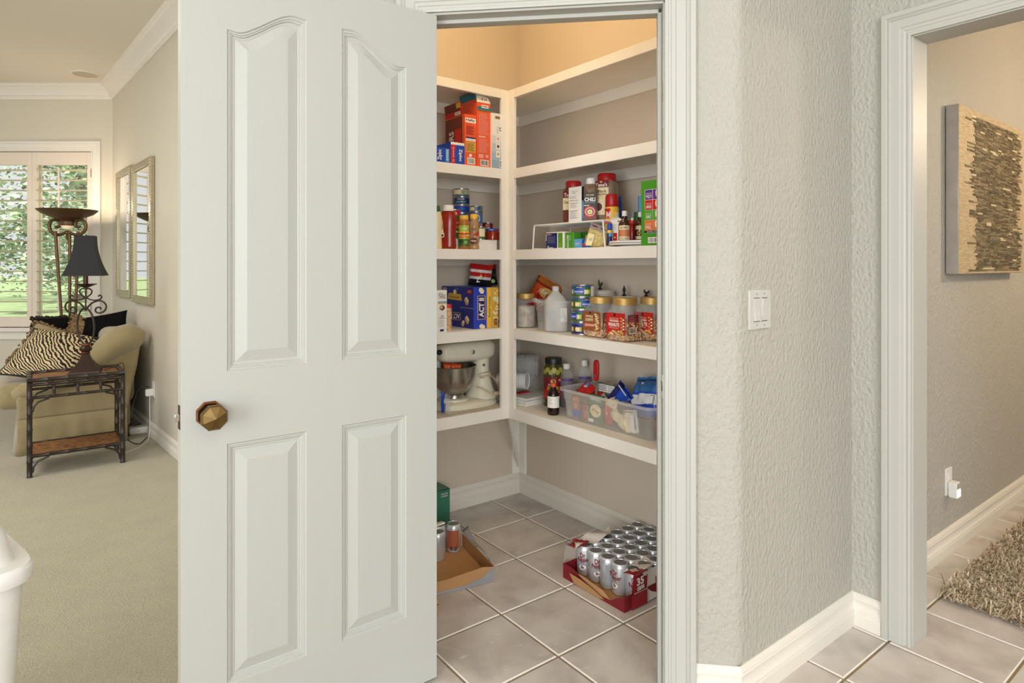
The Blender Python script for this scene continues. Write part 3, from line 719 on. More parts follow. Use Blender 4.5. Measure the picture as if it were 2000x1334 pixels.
mp = N.new('ShaderNodeMapping'); mp.inputs['Rotation'].default_value = (0, .9, .4); L.new(tc.outputs['Object'], mp.inputs[0]); L.new(mp.outputs[0], wv.inputs['Vector'])
rp = N.new('ShaderNodeValToRGB'); e = rp.color_ramp.elements; e[0].position = .46; e[0].color = rgb((24, 18, 16)); e[1].position = .54; e[1].color = rgb((202, 180, 138)); L.new(wv.outputs[0], rp.inputs[0]); L.new(rp.outputs[0], B.inputs['Base Color'])
cushion('throw_pillow', 'zebra-striped throw pillow leaning on the sofa arm', 103, 694, 4.58, .47, .47, .19, math.radians(17), math.radians(-52), .45, zeb, 'piping')
fr_tan = mat('pillow_fringe', (120, 98, 66), .9)
cushion('throw_pillow', 'tan pillow with tasselled edge behind the zebra pillow', 94, 680, 4.90, .36, .36, .15, math.radians(22), math.radians(-34), .45, mat('tan_velvet', (150, 128, 86), .85, sheen=.4), fr_tan)
blk = mat('black_velvet', (14, 12, 12), .85, spec=.1)
cushion('throw_pillow', 'black pillow with feathery trim below the window', 100, 648, 5.12, .30, .24, .12, math.radians(-3), math.radians(-14), .1, blk, mat('black_fringe', (44, 38, 24), .95))
cushion('throw_pillow', 'black pillow with a pointed corner beside the mirror wall', 200, 640, 5.0, .40, .22, .11, math.radians(-10), math.radians(-14), .0, blk)
cushion('throw_pillow', 'small gold-brown patterned pillow between the black pillows', 152, 648, 4.98, .16, .22, .10, math.radians(14), math.radians(-14), .0, mat('gold_brocade', (126, 98, 56), .7, vscale=70, col2=(78, 56, 32)), fr_tan)

# bamboo side table
TX0, TX1, TY0, TY1, TH_ = .010, .487, 4.745, 5.08, .600
bam = mat('black_bamboo', (46, 38, 32), .35, var=.25, vscale=30)
veneer = mat('chestnut_veneer', (158, 108, 66), .5, vscale=30, col2=(110, 72, 42), stretch=(1, 1, 1), bump=.3, bscale=90)
tb_ = thing('side_table', 'dark bamboo side table with woven brown top and lower shelf', 'table', ((TX0 + TX1) / 2, (TY0 + TY1) / 2, .010))
tw, td = (TX1 - TX0) / 2, (TY1 - TY0) / 2; hgt = TH_ - .01
def cane(b, p, q, r):
    p, q = Vector(p), Vector(q); L_ = (q - p).length; k = max(2, int(L_ / .085)); pts = []; rr = []
    for i in range(k + 1):
        f_ = i / k
        for df, rf in ((-.006, 1), (-.0025, 1.16), (.0025, 1.16), (.006, 1)):
            g = f_ + df / L_
            if 0 <= g <= 1: pts.append(p.lerp(q, g)); rr.append(r * rf)
    return b.tube(pts, rr, bam, 10)
for sx in (-1, 1):
    for sy in (-1, 1): cane(MB(), (sx * tw, sy * td, 0), (sx * tw, sy * td, hgt - .02), .0145).build('leg', tb_)
b = MB()
for z, r in ((hgt - .010, .013), (hgt - .038, .011)):
    cane(b, (-tw - .012, -td, z), (tw + .012, -td, z), r); cane(b, (-tw - .012, td, z), (tw + .012, td, z), r); cane(b, (-tw, -td, z), (-tw, td, z), r); cane(b, (tw, -td, z), (tw, td, z), r)
b.build('top_rail', tb_)
b = MB()
for sy in (-1, 1): cane(b, (-tw, sy * td, hgt - .115), (tw, sy * td, hgt - .115), .009)
for sx in (-1, 1): cane(b, (sx * tw, -td, hgt - .115), (sx * tw, td, hgt - .115), .009)
b.build('apron_rail', tb_)
for sy in (-1, 1):
    for sx in (-.5, 0, .5): cane(MB(), (sx * tw, sy * td, hgt - .112), (sx * tw, sy * td, hgt - .04), .008).build('spindle', tb_)
b = MB()
for sy in (-1, 1): cane(b, (-tw, sy * td, .125), (tw, sy * td, .125), .011)
for sx in (-1, 1): cane(b, (sx * tw, -td, .125), (sx * tw, td, .125), .011)
b.build('shelf_rail', tb_)
for sx in (-1, 1):
    for sy in (-1, 1):
        for zc, dz in ((hgt - .125, -.075), (.112, -.085)):
            MB().tube([(sx * tw * 1.0 - sx * .014, sy * td, zc + dz), (sx * (tw - .020), sy * td, zc + dz * .6), (sx * (tw - .040), sy * td, zc + dz * .25), (sx * (tw - .095), sy * td, zc)], .006, bam, 8).build('corner_brace', tb_)
MB().box(-tw + .008, tw - .008, -td + .008, td - .008, hgt - .026, hgt - .014, veneer).build('table_top', tb_)
MB().box(-tw + .008, tw - .008, -td + .008, td - .008, .118, .129, veneer).build('lower_shelf', tb_)

# wrought-iron table lamp
lp = Vector((.300, 4.925, TH_ - .014)); ZL = depth(lp); K = ZL / F
tl = thing('table_lamp', 'scrolled iron table lamp with black bell shade on the side table', 'lamp', lp, FACE)
def cp2(x, y): return ((x - 868) / 5.13 * K, 0, (727 - (380 + y / 5.13)) * K)      # detail picture -> lamp plane
lb = mat('lamp_bronze', (58, 44, 38), .35, .6, var=.25, vscale=40)
RQ = Matrix.Rotation(PI / 4, 4, 'Z')
MB().lathe([(.122, 0), (.122, .012), (.115, .020), (.078, .050), (.046, .085), (.030, .118), (.026, .124)], lb, 4, Matrix.Rotation(PI / 4 + .5, 4, 'Z')).build('lamp_base', tl, bevel=.003)
MB().lathe([(.022, .122), (.028, .128), (.022, .134), (.034, .145), (.036, .158), (.026, .170), (.024, .174), (.030, .178), (.022, .184)], lb, 20, ms=[copper_edge, copper_edge, lb, lb, lb, lb, copper_edge, copper_edge]).build('baluster', tl)
loop = [(.055 * math.sin(2 * PI * k / 32), .006 * math.cos(2 * PI * k / 32), .298 - .118 * math.cos(2 * PI * k / 32)) for k in range(32)]
MB().tube(loop, .006, dark_iron, 8, closed=True).build('oval_loop', tl)
for sgn in (-1, 1):
    def mm(L_): return [(sgn * x, y, z) for x, y, z in (cp2(*q) for q in L_)]
    def smoothp(pts, k=4):
        pts = [Vector(p) for p in pts]; out = []
        for i in range(len(pts) - 1):
            p0, p1, p2, p3 = pts[max(0, i - 1)], pts[i], pts[i + 1], pts[min(len(pts) - 1, i + 2)]
            for j in range(k):
                t = j / k; out.append(.5 * ((2 * p1) + (p2 - p0) * t + (2 * p0 - 5 * p1 + 4 * p2 - p3) * t * t + (3 * p1 - p0 - 3 * p2 + p3) * t ** 3))
        return out + [pts[-1]]
    MB().tube(smoothp(mm([(868, 1160), (905, 1108), (950, 1075), (1010, 1062), (1058, 1085), (1074, 1125), (1052, 1168), (1000, 1185), (966, 1168), (975, 1135), (1008, 1128), (1020, 1150)])), .0055, dark_iron, 7).build('scroll', tl)
    MB().tube(smoothp(mm([(868, 1020), (900, 1046), (955, 1057), (1010, 1047), (1028, 1022), (1010, 1005), (993, 1020)])), .0045, dark_iron, 7).build('scroll', tl)
    MB().tube(smoothp(mm([(868, 945), (905, 942), (930, 965), (920, 995), (890, 1020), (868, 1040)])), .0045, dark_iron, 7).build('scroll', tl)
MB().tube([cp2(868, 1160), cp2(868, 900)], .005, dark_iron, 8).build('stem', tl)
z0 = cp2(868, 935)[2]; z1 = cp2(868, 900)[2]
MB().lathe([(.008, z0), (.030, z0 + .010), (.062, z1 + .002), (.064, z1 + .005), (.02, z1 + .003)], lb, 24).build('drip_cup', tl)
MB().lathe([(.014, z1), (.014, cp2(868, 795)[2])], lb, 14).build('candle_socket', tl)
zs0, zs1 = cp2(868, 812)[2], cp2(868, 412)[2]
shade_m = mat('black_shade', (30, 29, 30), .75, bump=.3, bscale=500, bdist=.0008)
gold_in = mat('gold_lining', (226, 170, 96), .5)
prs = []
for i in range(13):
    t = i / 12; prs.append((.0540 * 1.414 + (.112 - .0540) * 1.414 * (1 - t) ** 2.1, zs0 + (zs1 - zs0) * t))
sh_ = MB(); n4 = 4; vs = []
for r, z in prs:
    for k in range(4): a = PI / 4 + k * PI / 2; vs.append((r * math.cos(a), r * math.sin(a), z))
for r, z in prs:
    for k in range(4): a = PI / 4 + k * PI / 2; vs.append(((r - .004) * math.cos(a), (r - .004) * math.sin(a), z))
NP = len(prs); o_ = sh_
sh_.add(vs, [(i * 4 + k, i * 4 + (k + 1) % 4, (i + 1) * 4 + (k + 1) % 4, (i + 1) * 4 + k) for i in range(NP - 1) for k in range(4)] + [(k, (k + 1) % 4, NP * 4 + (k + 1) % 4, NP * 4 + k) for k in range(4)], shade_m)
sh_.add(vs, [(NP * 4 + i * 4 + k, NP * 4 + i * 4 + (k + 1) % 4, NP * 4 + (i + 1) * 4 + (k + 1) % 4, NP * 4 + (i + 1) * 4 + k) for i in range(NP - 1) for k in range(4)], gold_in)
shd = sh_.build('lamp_shade', tl, smooth=30); shd.rotation_euler = (0, 0, .42)
zb = (zs0 + zs1) / 2
MB().ball((0, 0, zs0 + .05), .022, mat('bulb_glow', (255, 220, 170), .3, emit=(255, 206, 140), estr=12)).build('bulb', tl)
lamp('table_lamp_light', 'POINT', (lp.x, lp.y, lp.z + zs0 + .05), 1.6, (1, .72, .42), .025)

# torchiere in the corner
ZT = 5.42; tcx = atD(132, 500, ZT); KT = ZT / F
tr = thing('torchiere', 'tall bronze torchiere with wide bowl in the corner by the window', 'lamp', (tcx.x, tcx.y, .010), FACE)
def tz(v): return H - (v - HZ) * KT - .010
br = mat('aged_bronze', (96, 70, 44), .45, .5, var=.3, vscale=14)
MB().lathe([(.050, tz(432)), (.064, tz(429)), (.134, tz(424)), (.188, tz(418)), (.223, tz(411)), (.226, tz(410)), (.218, tz(412)), (.166, tz(420)), (.05, tz(428))], br, 36).build('bowl', tr)
MB().lathe([(.050, tz(441)), (.058, tz(440)), (.060, tz(433)), (.054, tz(431))], br, 24).build('neck_ring', tr)
MB().lathe([(.001, tz(448)), (.03, tz(447)), (.050, tz(441))], mat('alabaster_glow', (250, 232, 200), .4, emit=(255, 220, 170), estr=.25), 20).build('glass_finial', tr)
def tq(x, y): return ((x - 684) / 5.13 * KT, 0, tz(380 + y / 5.13))
for sgn in (-1, 1):
    pts = [tq(*q) for q in [(684, 370), (740, 398), (800, 402), (850, 370), (868, 310), (845, 262), (800, 255), (765, 280), (765, 315), (795, 325), (800, 312)]]
    MB().tube(smoothp([(sgn * x, y, z) for x, y, z in pts]), .014, br, 8).build('scroll', tr)
MB().ball(tq(684, 385), .022, br).build('boss', tr)
MB().lathe([(.001, tz(470)), (.016, tz(464)), (.012, tz(456)), (.02, tz(452))], br, 12).build('pendant', tr)
for k, (ua, ub) in enumerate(((113, 122), (136, 137), (148, 146))):
    MB().tube([((ua - 132) * KT, (k - 1) * .03, tz(452)), ((ub - 132) * KT * .9, (k - 1) * .02, tz(613)), ((ub - 132) * KT * .5, 0, .03)], [.013, .011, .010], br, 8).build('rod', tr)
MB().lathe([(.15, 0), (.15, .012), (.10, .022), (.03, .034), (.02, .06)], br, 28).build('foot', tr)
lamp('torchiere_light', 'POINT', (tcx.x, tcx.y, tz(409) + .05), 9, (1, .82, .62), .05)

# framed mirrors on the mirror wall
wdir = (Vector((LO.x, LO.y)) - Vector((.905, 2.93))).normalized(); wn = Vector((-wdir.y, wdir.x))
def on_wall(u, v):
    r = rayd(u, v); w0 = Vector((.905, 2.93)); t = wn.dot(w0) / (wn.x * r.x + wn.y * r.y); return Vector((r.x * t, r.y * t, H + r.z * t))
silver_fr = mat('silver_frame', (168, 156, 128), .4, .55, var=.2, vscale=50)
rib_m = mat('ribbed_bead', (196, 184, 154), .35, .5)
mirror_m = mat('mirror_silver', (230, 232, 228), .03, 1.0, var=.0)
for (u0, u1, va, vb, label) in ((232, 263, 322, 583, 'tall ribbed-frame mirror nearer the window'), (264, 304, 304, 597, 'tall ribbed-frame mirror nearer the pantry door')):
    p0, p1 = on_wall(u0 + 1, 450), on_wall(u1 - 1, 450); zt_ = on_wall(u1, va).z; zb_ = on_wall(u1, vb).z
    c = (p0 + p1) / 2; wd = (Vector((p0.x, p0.y)) - Vector((p1.x, p1.y))).length; hh_ = zt_ - zb_
    mr = thing('wall_mirror', label, 'mirror', (c.x, c.y, zb_)); mr.matrix_world = frame((c.x, c.y, zb_), (-wdir.x, -wdir.y, 0), (-wn.x, -wn.y, 0), (0, 0, 1))
    fw = .055; b = MB()
    b.box(-wd / 2, -wd / 2 + fw, -.03, -.002, 0, hh_, silver_fr).box(wd / 2 - fw, wd / 2, -.03, -.002, 0, hh_, silver_fr).box(-wd / 2 + fw, wd / 2 - fw, -.03, -.002, 0, fw, silver_fr).box(-wd / 2 + fw, wd / 2 - fw, -.03, -.002, hh_ - fw, hh_, silver_fr)
    b.build('frame', mr, bevel=.003)
    b = MB(); k = int(hh_ / .022)
    for i in range(k):
        z = .012 + i * (hh_ - .024) / k
        for sx in (-1, 1): b.box(sx * (wd / 2 - fw / 2) - .018, sx * (wd / 2 - fw / 2) + .018, -.034, -.029, z, z + .012, rib_m)
    kk = b.build('beading', mr, bevel=.002); kk['kind'] = 'stuff'
    MB().box(-wd / 2 + fw - .003, wd / 2 - fw + .003, -.016, -.010, fw - .003, hh_ - fw + .003, mirror_m).build('glass', mr)

# outlet, cords and white box beside the sofa
po = on_wall(301, 760)
oo = thing('outlet_plate', 'white outlet plate low on the mirror wall beside the sofa', 'outlet', po); oo.matrix_world = frame(po, (-wdir.x, -wdir.y, 0), (-wn.x, -wn.y, 0), (0, 0, 1))
MB().box(-.036, .036, -.007, -.001, -.058, .058, white_plastic).build('plate', oo, bevel=.002)
pg = thing('power_adapter', 'white plug adapter hanging in the living room outlet', 'adapter', po); pg.matrix_world = frame(po, (-wdir.x, -wdir.y, 0), (-wn.x, -wn.y, 0), (0, 0, 1))
MB().box(-.022, .022, -.055, -.007, -.045, .004, white_plastic).build('body', pg, bevel=.004)
MB().box(-.006, .006, -.058, -.054, -.03, -.02, mat('adapter_mark', (190, 190, 190), .4)).build('rating_mark', pg)
bxp = fl(272, 848, .01)
wb = thing('power_box', 'white rounded plastic box on the carpet beside the sofa', 'box', (bxp.x, bxp.y + .03, .010), -.1)
MB().box(-.065, .065, -.05, .05, 0, .055, white_plastic).build('body', wb, bevel=.018, seg=3)
MB().lathe([(.004, 0), (.004, .001)], p_grey, 10, Matrix.Translation((0, -.051, .03)) @ Matrix.Rotation(PI / 2, 4, 'X')).build('light_dot', wb)
blk_cord = mat('black_cable', (28, 26, 26), .5); wht_cord = mat('white_cable', (226, 222, 214), .5)
p_ = po + Vector((wn.x, wn.y, 0)) * .03
p_2 = Vector((bxp.x + .02, bxp.y + .10, .03))
tag(MB().tube(smoothp([p_ + Vector((0, 0, .02)), p_ + Vector((-.06, .0, .02)), p_ + Vector((-.10, .03, -.10)), p_ + Vector((-.11, .04, -.25)), Vector((bxp.x + .02, bxp.y + .12, .06)), p_2]), .004, blk_cord, 7).build('power_cord'), 'black cord dropping from the outlet beside the sofa', 'cord')  # the cord meshes here are plain power cords
tag(MB().tube(smoothp([p_ + Vector((0, -.01, -.045)), p_ + Vector((0, -.01, -.12)), p_ + Vector((.0, -.02, -.26)), Vector((p_.x - .01, p_.y - .04, .03)), Vector((p_.x - .05, p_.y - .18, .014)), Vector((p_.x - .20, p_.y - .35, .014))]), .003, wht_cord, 7).build('power_cord'), 'white cord running from the adapter down onto the carpet', 'cord')
tag(MB().tube(smoothp([fl(258, 846, .014) + Vector((-.01, .0, 0)), fl(248, 856, .014), fl(258, 864, .014), fl(272, 867, .014), fl(283, 858, .014), fl(288, 853, .014)]), .003, blk_cord, 7).build('power_cord'), 'black cord looped on the carpet before the white box', 'cord')
tag(MB().tube(smoothp([Vector((lp.x + .10, lp.y + .02, TH_ - .008)), Vector((TX1 - .02, lp.y + .08, TH_ - .005)), Vector((TX1 + .025, lp.y + .06, TH_ + .018)), Vector((TX1 + .032, lp.y + .04, TH_ - .10)), Vector((TX1 + .035, lp.y + .05, .25)), Vector((TX1 + .04, lp.y + .08, .02))]), .0022, blk_cord, 6).build('power_cord'), 'thin dark cord hanging from the table lamp over the table edge', 'cord')
# ================================================================== goods in the pantry
def rnd_at(u0, u1, vtop, zb, X=None, Y=None):
    um = (u0 + u1) / 2.0; p = atX(um, vtop, X) if X is not None else atY(um, vtop, Y)
    return p.x, p.y, (u1 - u0) / 2.0 * depth(p) / F, p.z - zb
def box_on_A(name, label, cat, u0, u1, vtop, dep, zb, m, y=YA + .006, group=None, h=None, bevel=.0012):
    p0, p1 = atY(u0, vtop, y), atY(u1, vtop, y); hh = h or (p0.z + p1.z) / 2 - zb; w = p1.x - p0.x
    t = thing(name, label, cat, ((p0.x + p1.x) / 2, y, zb), 0, group)
    if m: MB().box(-w / 2, w / 2, 0, dep, 0, hh, m).build('carton', t, bevel=bevel)
    return t, w, hh
def box_on_B(name, label, cat, u0, u1, vtop, dep, zb, m, x=XB + .006, group=None, h=None, bevel=.0012):
    p0, p1 = atX(u0, vtop, x), atX(u1, vtop, x); hh = h or (p0.z + p1.z) / 2 - zb; w = p0.y - p1.y
    t = thing(name, label, cat, (x, (p0.y + p1.y) / 2, zb), -PI / 2, group)
    if m: MB().box(-w / 2, w / 2, 0, dep, 0, hh, m).build('carton', t, bevel=bevel)
    return t, w, hh
def side_r(x): return lambda a, b, e: (x + e, a, b)
def round_thing(name, label, cat, u0, u1, vtop, zb, X=None, Y=None, group=None):
    x, y, r, h = rnd_at(u0, u1, vtop, zb, X, Y)
    return thing(name, label, cat, (x, y, zb), FACE, group), r, h
def rl(b, r, h, prof, m, n=28, **k): return b.lathe([(max(1e-4, a * r), z * h) for a, z in prof], m, n, **k)
def tin(t, r, h, body, n=32):
    """a food can: body with rolled rims and a recessed lid"""
    MB().lathe([(r * .96, 0), (r, .0015), (r, .004), (r * .975, .006), (r * .975, h - .006)], body, n, ms=[steel, steel, steel, body]).build('can_body', t)
    MB().lathe([(r * .975, h - .006), (r, h - .004), (r, h - .0008), (r * .985, h), (r * .93, h - .001), (r * .92, h - .004), (.0005, h - .0035)], steel, n).build('can_lid', t)
def bag(t, w, h, th, chooser, seed=1, lean=0.0, roll=0.0, crimp=.10, name='pouch', parent=None):
    rn = random.Random(seed); ph = [rn.uniform(0, 6) for _ in range(6)]
    R = Matrix.Rotation(lean, 4, 'X') @ Matrix.Rotation(roll, 4, 'Y'); b = MB(); NU, NV = 14, 16
    for sgn in (-1, 1):
        vs = []
        for j in range(NV + 1):
            for i in range(NU + 1):
                x, y = i / NU * 2 - 1, j / NV; e = max(0, 1 - x ** 4) ** .5 * max(0, math.sin(PI * min(1, max(0, (y - crimp * .3) / (1 - crimp * 1.3))))) ** .55
                wob = .10 * math.sin(5 * x + 7 * y + ph[0]) + .08 * math.sin(9 * x - 6 * y + ph[1]) + .06 * math.sin(14 * y + ph[2])
                zig = .012 * w * (1 if (i % 2) else -1) if j in (0, NV) else 0
                vs.append(R @ Vector((x * w / 2 * (1 - .06 * math.sin(PI * y)), sgn * th / 2 * e * (1 + wob * 1.3) + .004 * math.sin(8 * x + ph[3]), y * h + zig)))
        for j in range(NV):
            for i in range(NU):
                k = j * (NU + 1) + i; b.add([vs[k], vs[k + 1], vs[k + NU + 2], vs[k + NU + 1]], [(0, 1, 2, 3)], chooser((i + .5) / NU * 2 - 1, (j + .5) / NV, sgn))
    me_o = b.build(name, parent or t, smooth=50)
    bm = bmesh.new(); bm.from_mesh(me_o.data); bmesh.ops.remove_doubles(bm, verts=bm.verts, dist=1e-5); bmesh.ops.recalc_face_normals(bm, faces=bm.faces); bm.to_mesh(me_o.data); bm.free()
    return me_o, (lambda a, c, e: tuple(R @ Vector((a, -th / 2 * .92 - e, c))))
shiny = dict(rough=.28)
foil_blue = mat('foil_blue', (36, 78, 190), .28); foil_navy = mat('foil_navy', (34, 42, 110), .3); foil_red = mat('foil_red', (196, 36, 30), .28); foil_orange = mat('foil_orange', (206, 84, 34), .3)
foil_white = mat('foil_white', (226, 226, 226), .3); foil_black = mat('foil_black', (30, 28, 30), .3); foil_dkred = mat('foil_dark_red', (150, 34, 24), .3); foil_amber = mat('foil_amber', (178, 106, 40), .3); foil_lb = mat('foil_sky', (96, 150, 214), .3)
Z1, Z2, Z3, Z4 = SH[1], SH[2], SH[3], SH[4]

# ------------------------------------------------------------------ tier with the bag boxes (shorter wall)
t, w, h = box_on_A('zipper_bag_box', 'blue zipper-bag box at the outer end of its shelf', 'box', 846, 878.5, 288, .15, Z1, p_blue)
pr = Print(on_front()); pr.rect(w / 2 - .022, .004, w / 2 - .003, h - .004, p_lblue).text('Ziploc', w / 2 - .052, h * .5, h * .72, .026, p_white, PI / 2, .02).lines(w / 2 - .018, .01, w / 2 - .006, h * .9, 5, p_white).done(t)
MB().prism([(-w / 2, h - .002), (w / 2 - .05, h - .002), (w / 2 + .0, h + .020), (-w / 2, h + .012)], -.15, -.148, cardboard, frame((0, 0, 0), (1, 0, 0), (0, 0, 1), (0, -1, 0))).build('flap', t)
t, w, h = box_on_A('zipper_bag_box', 'red and blue zipper-bag box with white top edge', 'box', 880, 907, 278.5, .14, Z1, p_blue, y=YA + .004)
pr = Print(on_front()); pr.rect(-w / 2 + .001, 0, w / 2 - .001, h - .001, p_blue).poly([(-w / 2 + .001, 0), (-w * .16, 0), (-w * .22, h * .5), (-w * .10, h * .86), (-w / 2 + .001, h * .86)], p_red).rect(-w / 2 + .001, h * .88, w / 2 - .001, h, p_white).text('Ziploc', w * .2, h * .42, h * .58, .022, p_white, -PI / 2, .02).text('BIG SAVINGS', -w * .30, h * .52, h * .5, .007, p_white, -PI / 2).text('25', -w * .30, h * .14, .012, .008, p_white, -PI / 2).done(t)
t, w, h = box_on_A('trash_bag_box', 'orange-red trash-bag box with dark brown side, shorter of two', 'box', 907.5, 930.5, 224, .17, Z1, p_orange, y=YA + .012)
pr = Print(on_front()); pr.rect(-w * .44, h * .84, w * .44, h * .93, p_white).text('Hefty', 0, h * .885, w * .74, h * .06, p_black, 0, .03).text('slider bags', -w * .12, h * .80, w * .5, h * .02, p_maroon).lines(-w * .38, h * .60, w * .36, h * .78, 9, p_maroon).rect(-w * .40, h * .53, w * .42, h * .56, p_navy).rect(-w * .40, h * .48, w * .42, h * .53, p_white).text('guarantee', 0, h * .505, w * .6, h * .025, p_maroon).rect(-w * .40, h * .26, w * .42, h * .46, p_gold).lines(-w * .36, h * .28, w * .36, h * .44, 7, p_brown).oval(-w * .02, h * .20, w * .12, h * .03, p_white).barcode(-w * .28, h * .03, w * .36, h * .155).done(t)
pr = Print(on_side(-w / 2)); pr.rect(-.168, .002, -.02, h * .98, p_brown).rect(-.085, .002, -.03, h * .74, p_red).text('SLIDERS', -.115, h * .42, h * .6, .040, p_white, PI / 2, .01).text('HEFTY', -.055, h * .30, h * .4, .02, p_yellow, PI / 2).rect(-.148, h * .05, -.128, h * .34, p_black).done(t, 'side_print')
flp = MB(); flp.add([(-w / 2, .17, h), (-w / 2, .01, h), (-w / 2 - .010, .02, h + .062), (-w / 2 - .010, .165, h + .062)], [(0, 1, 2, 3)], p_red)
fo = flp.build('flap', t, smooth=0, thick=.0012)
fp = Print(lambda a, b, e: (-w / 2 - .010 * b / .062 - e - .0012, .01 + a, h + b)); fp.rect(.02, .022, .15, .060, p_brown).rect(.012, .034, .05, .058, p_gold).rect(.02, .004, .07, .018, p_white).text('Hefty', .045, .011, .04, .010, p_black, 0, .02).done(t, 'flap_print')
t, w, h = box_on_A('trash_bag_box', 'tallest orange-red trash-bag box with raised teal flap', 'box', 931.5, 958, 201, .16, Z1, p_orange, y=YA + .014)
pr = Print(on_front()); pr.rect(-w / 2 + .001, h * .885, w / 2 - .001, h * .935, p_teal).rect(-w * .16, h * .92, w * .34, h * .965, p_white).text('Hefty', w * .09, h * .942, w * .42, h * .03, p_black, 0, .03).rect(-w / 2 + .001, h * .868, w / 2 - .001, h * .878, p_dgreen).lines(-w * .38, h * .50, w * .40, h * .84, 19, p_pink, .35).text('renew', -w * .12, h * .47, w * .5, h * .022, p_white, 0, .02).lines(-w * .38, h * .22, w * .40, h * .44, 12, p_pink, .35).lines(-w * .38, h * .14, w * .0, h * .20, 4, p_white, .4).oval(w * .22, h * .175, w * .13, h * .025, p_pink).barcode(-w * .26, h * .02, w * .36, h * .115).done(t)
MB().add([(-w / 2, 0, h), (w / 2, 0, h), (w / 2 - .006, .012, h + .030), (w / 2 - .030, .014, h + .036), (-w / 2 + .004, .014, h + .038)], [(0, 1, 2, 3, 4)], p_white).build('flap', t, smooth=0, thick=.001)
MB().add([(-w / 2, .15, h), (-w / 2, .005, h), (-w / 2 - .006, .005, h + .052), (-w / 2 - .008, .14, h + .052)], [(0, 1, 2, 3)], p_teal).add([(-w / 2 - .0012, .15, h), (-w / 2 - .0012, .005, h), (-w / 2 - .0022, .005, h + .014), (-w / 2 - .0022, .148, h + .014)], [(0, 1, 2, 3)], p_orange).build('flap', t, smooth=0)
MB().add([(w / 2, .15, h), (w / 2, .03, h), (w / 2 + .004, .04, h + .035), (w / 2 + .004, .14, h + .035)], [(0, 1, 2, 3)], cardboard).build('flap', t, smooth=0, thick=.001)
pr = Print(on_front()); 
for k in (-1, 0, 1): pr.oval(k * w * .14 + .002, h + .017, .003, .005, (p_brown, p_gold, p_brown)[k + 1])
pr.done(t, 'food_print')
t, w, h = box_on_A('storage_bag_box', 'pale grey-blue bag box next to the corner post', 'box', 960, 984.5, 222, .13, Z1, p_white, y=YA + .004)
gb = [P('mist_%d' % k, c) for k, c in enumerate(((214, 216, 216), (190, 202, 212), (166, 186, 204), (150, 172, 196)))]
pr = Print(on_front())
for k in range(4): pr.rect(-w / 2 + .0008, h * (.60 - .15 * k - .15), w / 2 - .0008, h * (.60 - .15 * k), gb[k])
pr.rect(-w * .22, h * .90, w * .16, h * .95, p_tan).bars(-w * .22, h * .90, w * .16, h * .95).oval(w * .20, h * .72, w * .10, h * .035, p_black).oval(w * .20, h * .72, w * .05, h * .022, p_white).text('fresh', -w * .02, h * .70, h * .12, .010, p_grey, -PI / 2)
for k, c in enumerate((p_pink, p_brown, p_tan)): pr.rect(-w * .16, h * (.48 - k * .14), w * .18, h * (.60 - k * .14), p_white).oval(w * .01, h * (.54 - k * .14), w * .09, h * .03, c)
pr.barcode(w * .12, h * .02, w * .44, h * .165, True).done(t)
MB().box(w / 2 - .004, w / 2 + .001, -.001, .01, h * .86, h + .006, p_black).build('tear_strip', t)

# ------------------------------------------------------------------ tier with the ketchup (shorter wall)
rs = thing('tiered_riser', 'white three-step riser under the canned goods', 'riser', (1.745, 2.53, Z2))
b = MB().prism([(0, 0), (0, .050), (.085, .050), (.085, .100), (.165, .100), (.165, .150), (.245, .150), (.245, 0)], -.185, .110, white_plastic, frame((0, 0, 0), (0, 1, 0), (0, 0, 1), (1, 0, 0)))
b.build('steps', rs, bevel=.003); MB().box(-.185, .110, -.002, .0, .044, .050, white_plastic).build('front_lip', rs, bevel=.001)
R1, R2_, R3 = Z2 + .050, Z2 + .100, Z2 + .150
ketch = mat('ketchup_red', (142, 38, 22), .22, var=.1)
def squeeze(t, r, h, body, capm, sy=.62):
    MB().lathe([(r * a, h * z) for a, z in ((.80, 0), (.92, .015), (.97, .06), (.93, .16), (.88, .30), (.92, .42), (.99, .56), (.99, .68), (.90, .78), (.72, .855), (.70, .87))], body, 32, sy=sy).build('bottle', t, smooth=60)
    MB().lathe([(r * .64, h * .865), (r * .66, h * .87), (r * .64, h * .985), (r * .58, h), (.0005, h)], capm, 28, sy=.9).build('cap', t)
t, r, h = round_thing('ketchup_bottle', 'red ketchup squeeze bottle with white cap', 'bottle', 859, 892, 401, Z2, Y=2.500)
squeeze(t, r, h, ketch, white_plastic)
fr_ = lambda a, b_, e: (a - r * .10, -(r * .62 * math.sqrt(max(.05, 1 - ((a - r * .10) / r) ** 2))) - e - .001, b_)
pr = Print(lambda a, b_, e: (-r * .78 + a * .5, -r * .40 - e * 2 + a * -.35, b_)); k = h
pr.poly([(-.004, k * .24), (.030, k * .28), (.030, k * .36), (.022, k * .36), (.014, k * .64), (-.006, k * .64)], p_white).poly([(-.002, k * .27), (.024, k * .30), (.018, k * .36), (.011, k * .62), (-.004, k * .62)], p_black).poly([(.0, k * .33), (.019, k * .33), (.016, k * .45), (-.001, k * .45)], p_white).rect(.0, k * .46, .013, k * .52, p_red).done(t)
t, r, h = round_thing('sauce_bottle', 'cream sauce bottle with green cap, mostly hidden by the door edge', 'bottle', 838, 864, 402, Z2, Y=2.520)
squeeze(t, r, h, mat('mayo_cream', (222, 204, 164), .35), p_dgreen)
t, r, h = round_thing('mustard_bottle', 'slim dressing bottle with yellow cap and green label', 'bottle', 895.5, 916.5, 421, Z2, Y=2.492)
rl(MB(), r, h, [(.92, 0), (1, .02), (1, .80), (.92, .86), (.80, .885)], mat('amber_dressing', (168, 108, 52), .15, var=.15), ).build('bottle', t)
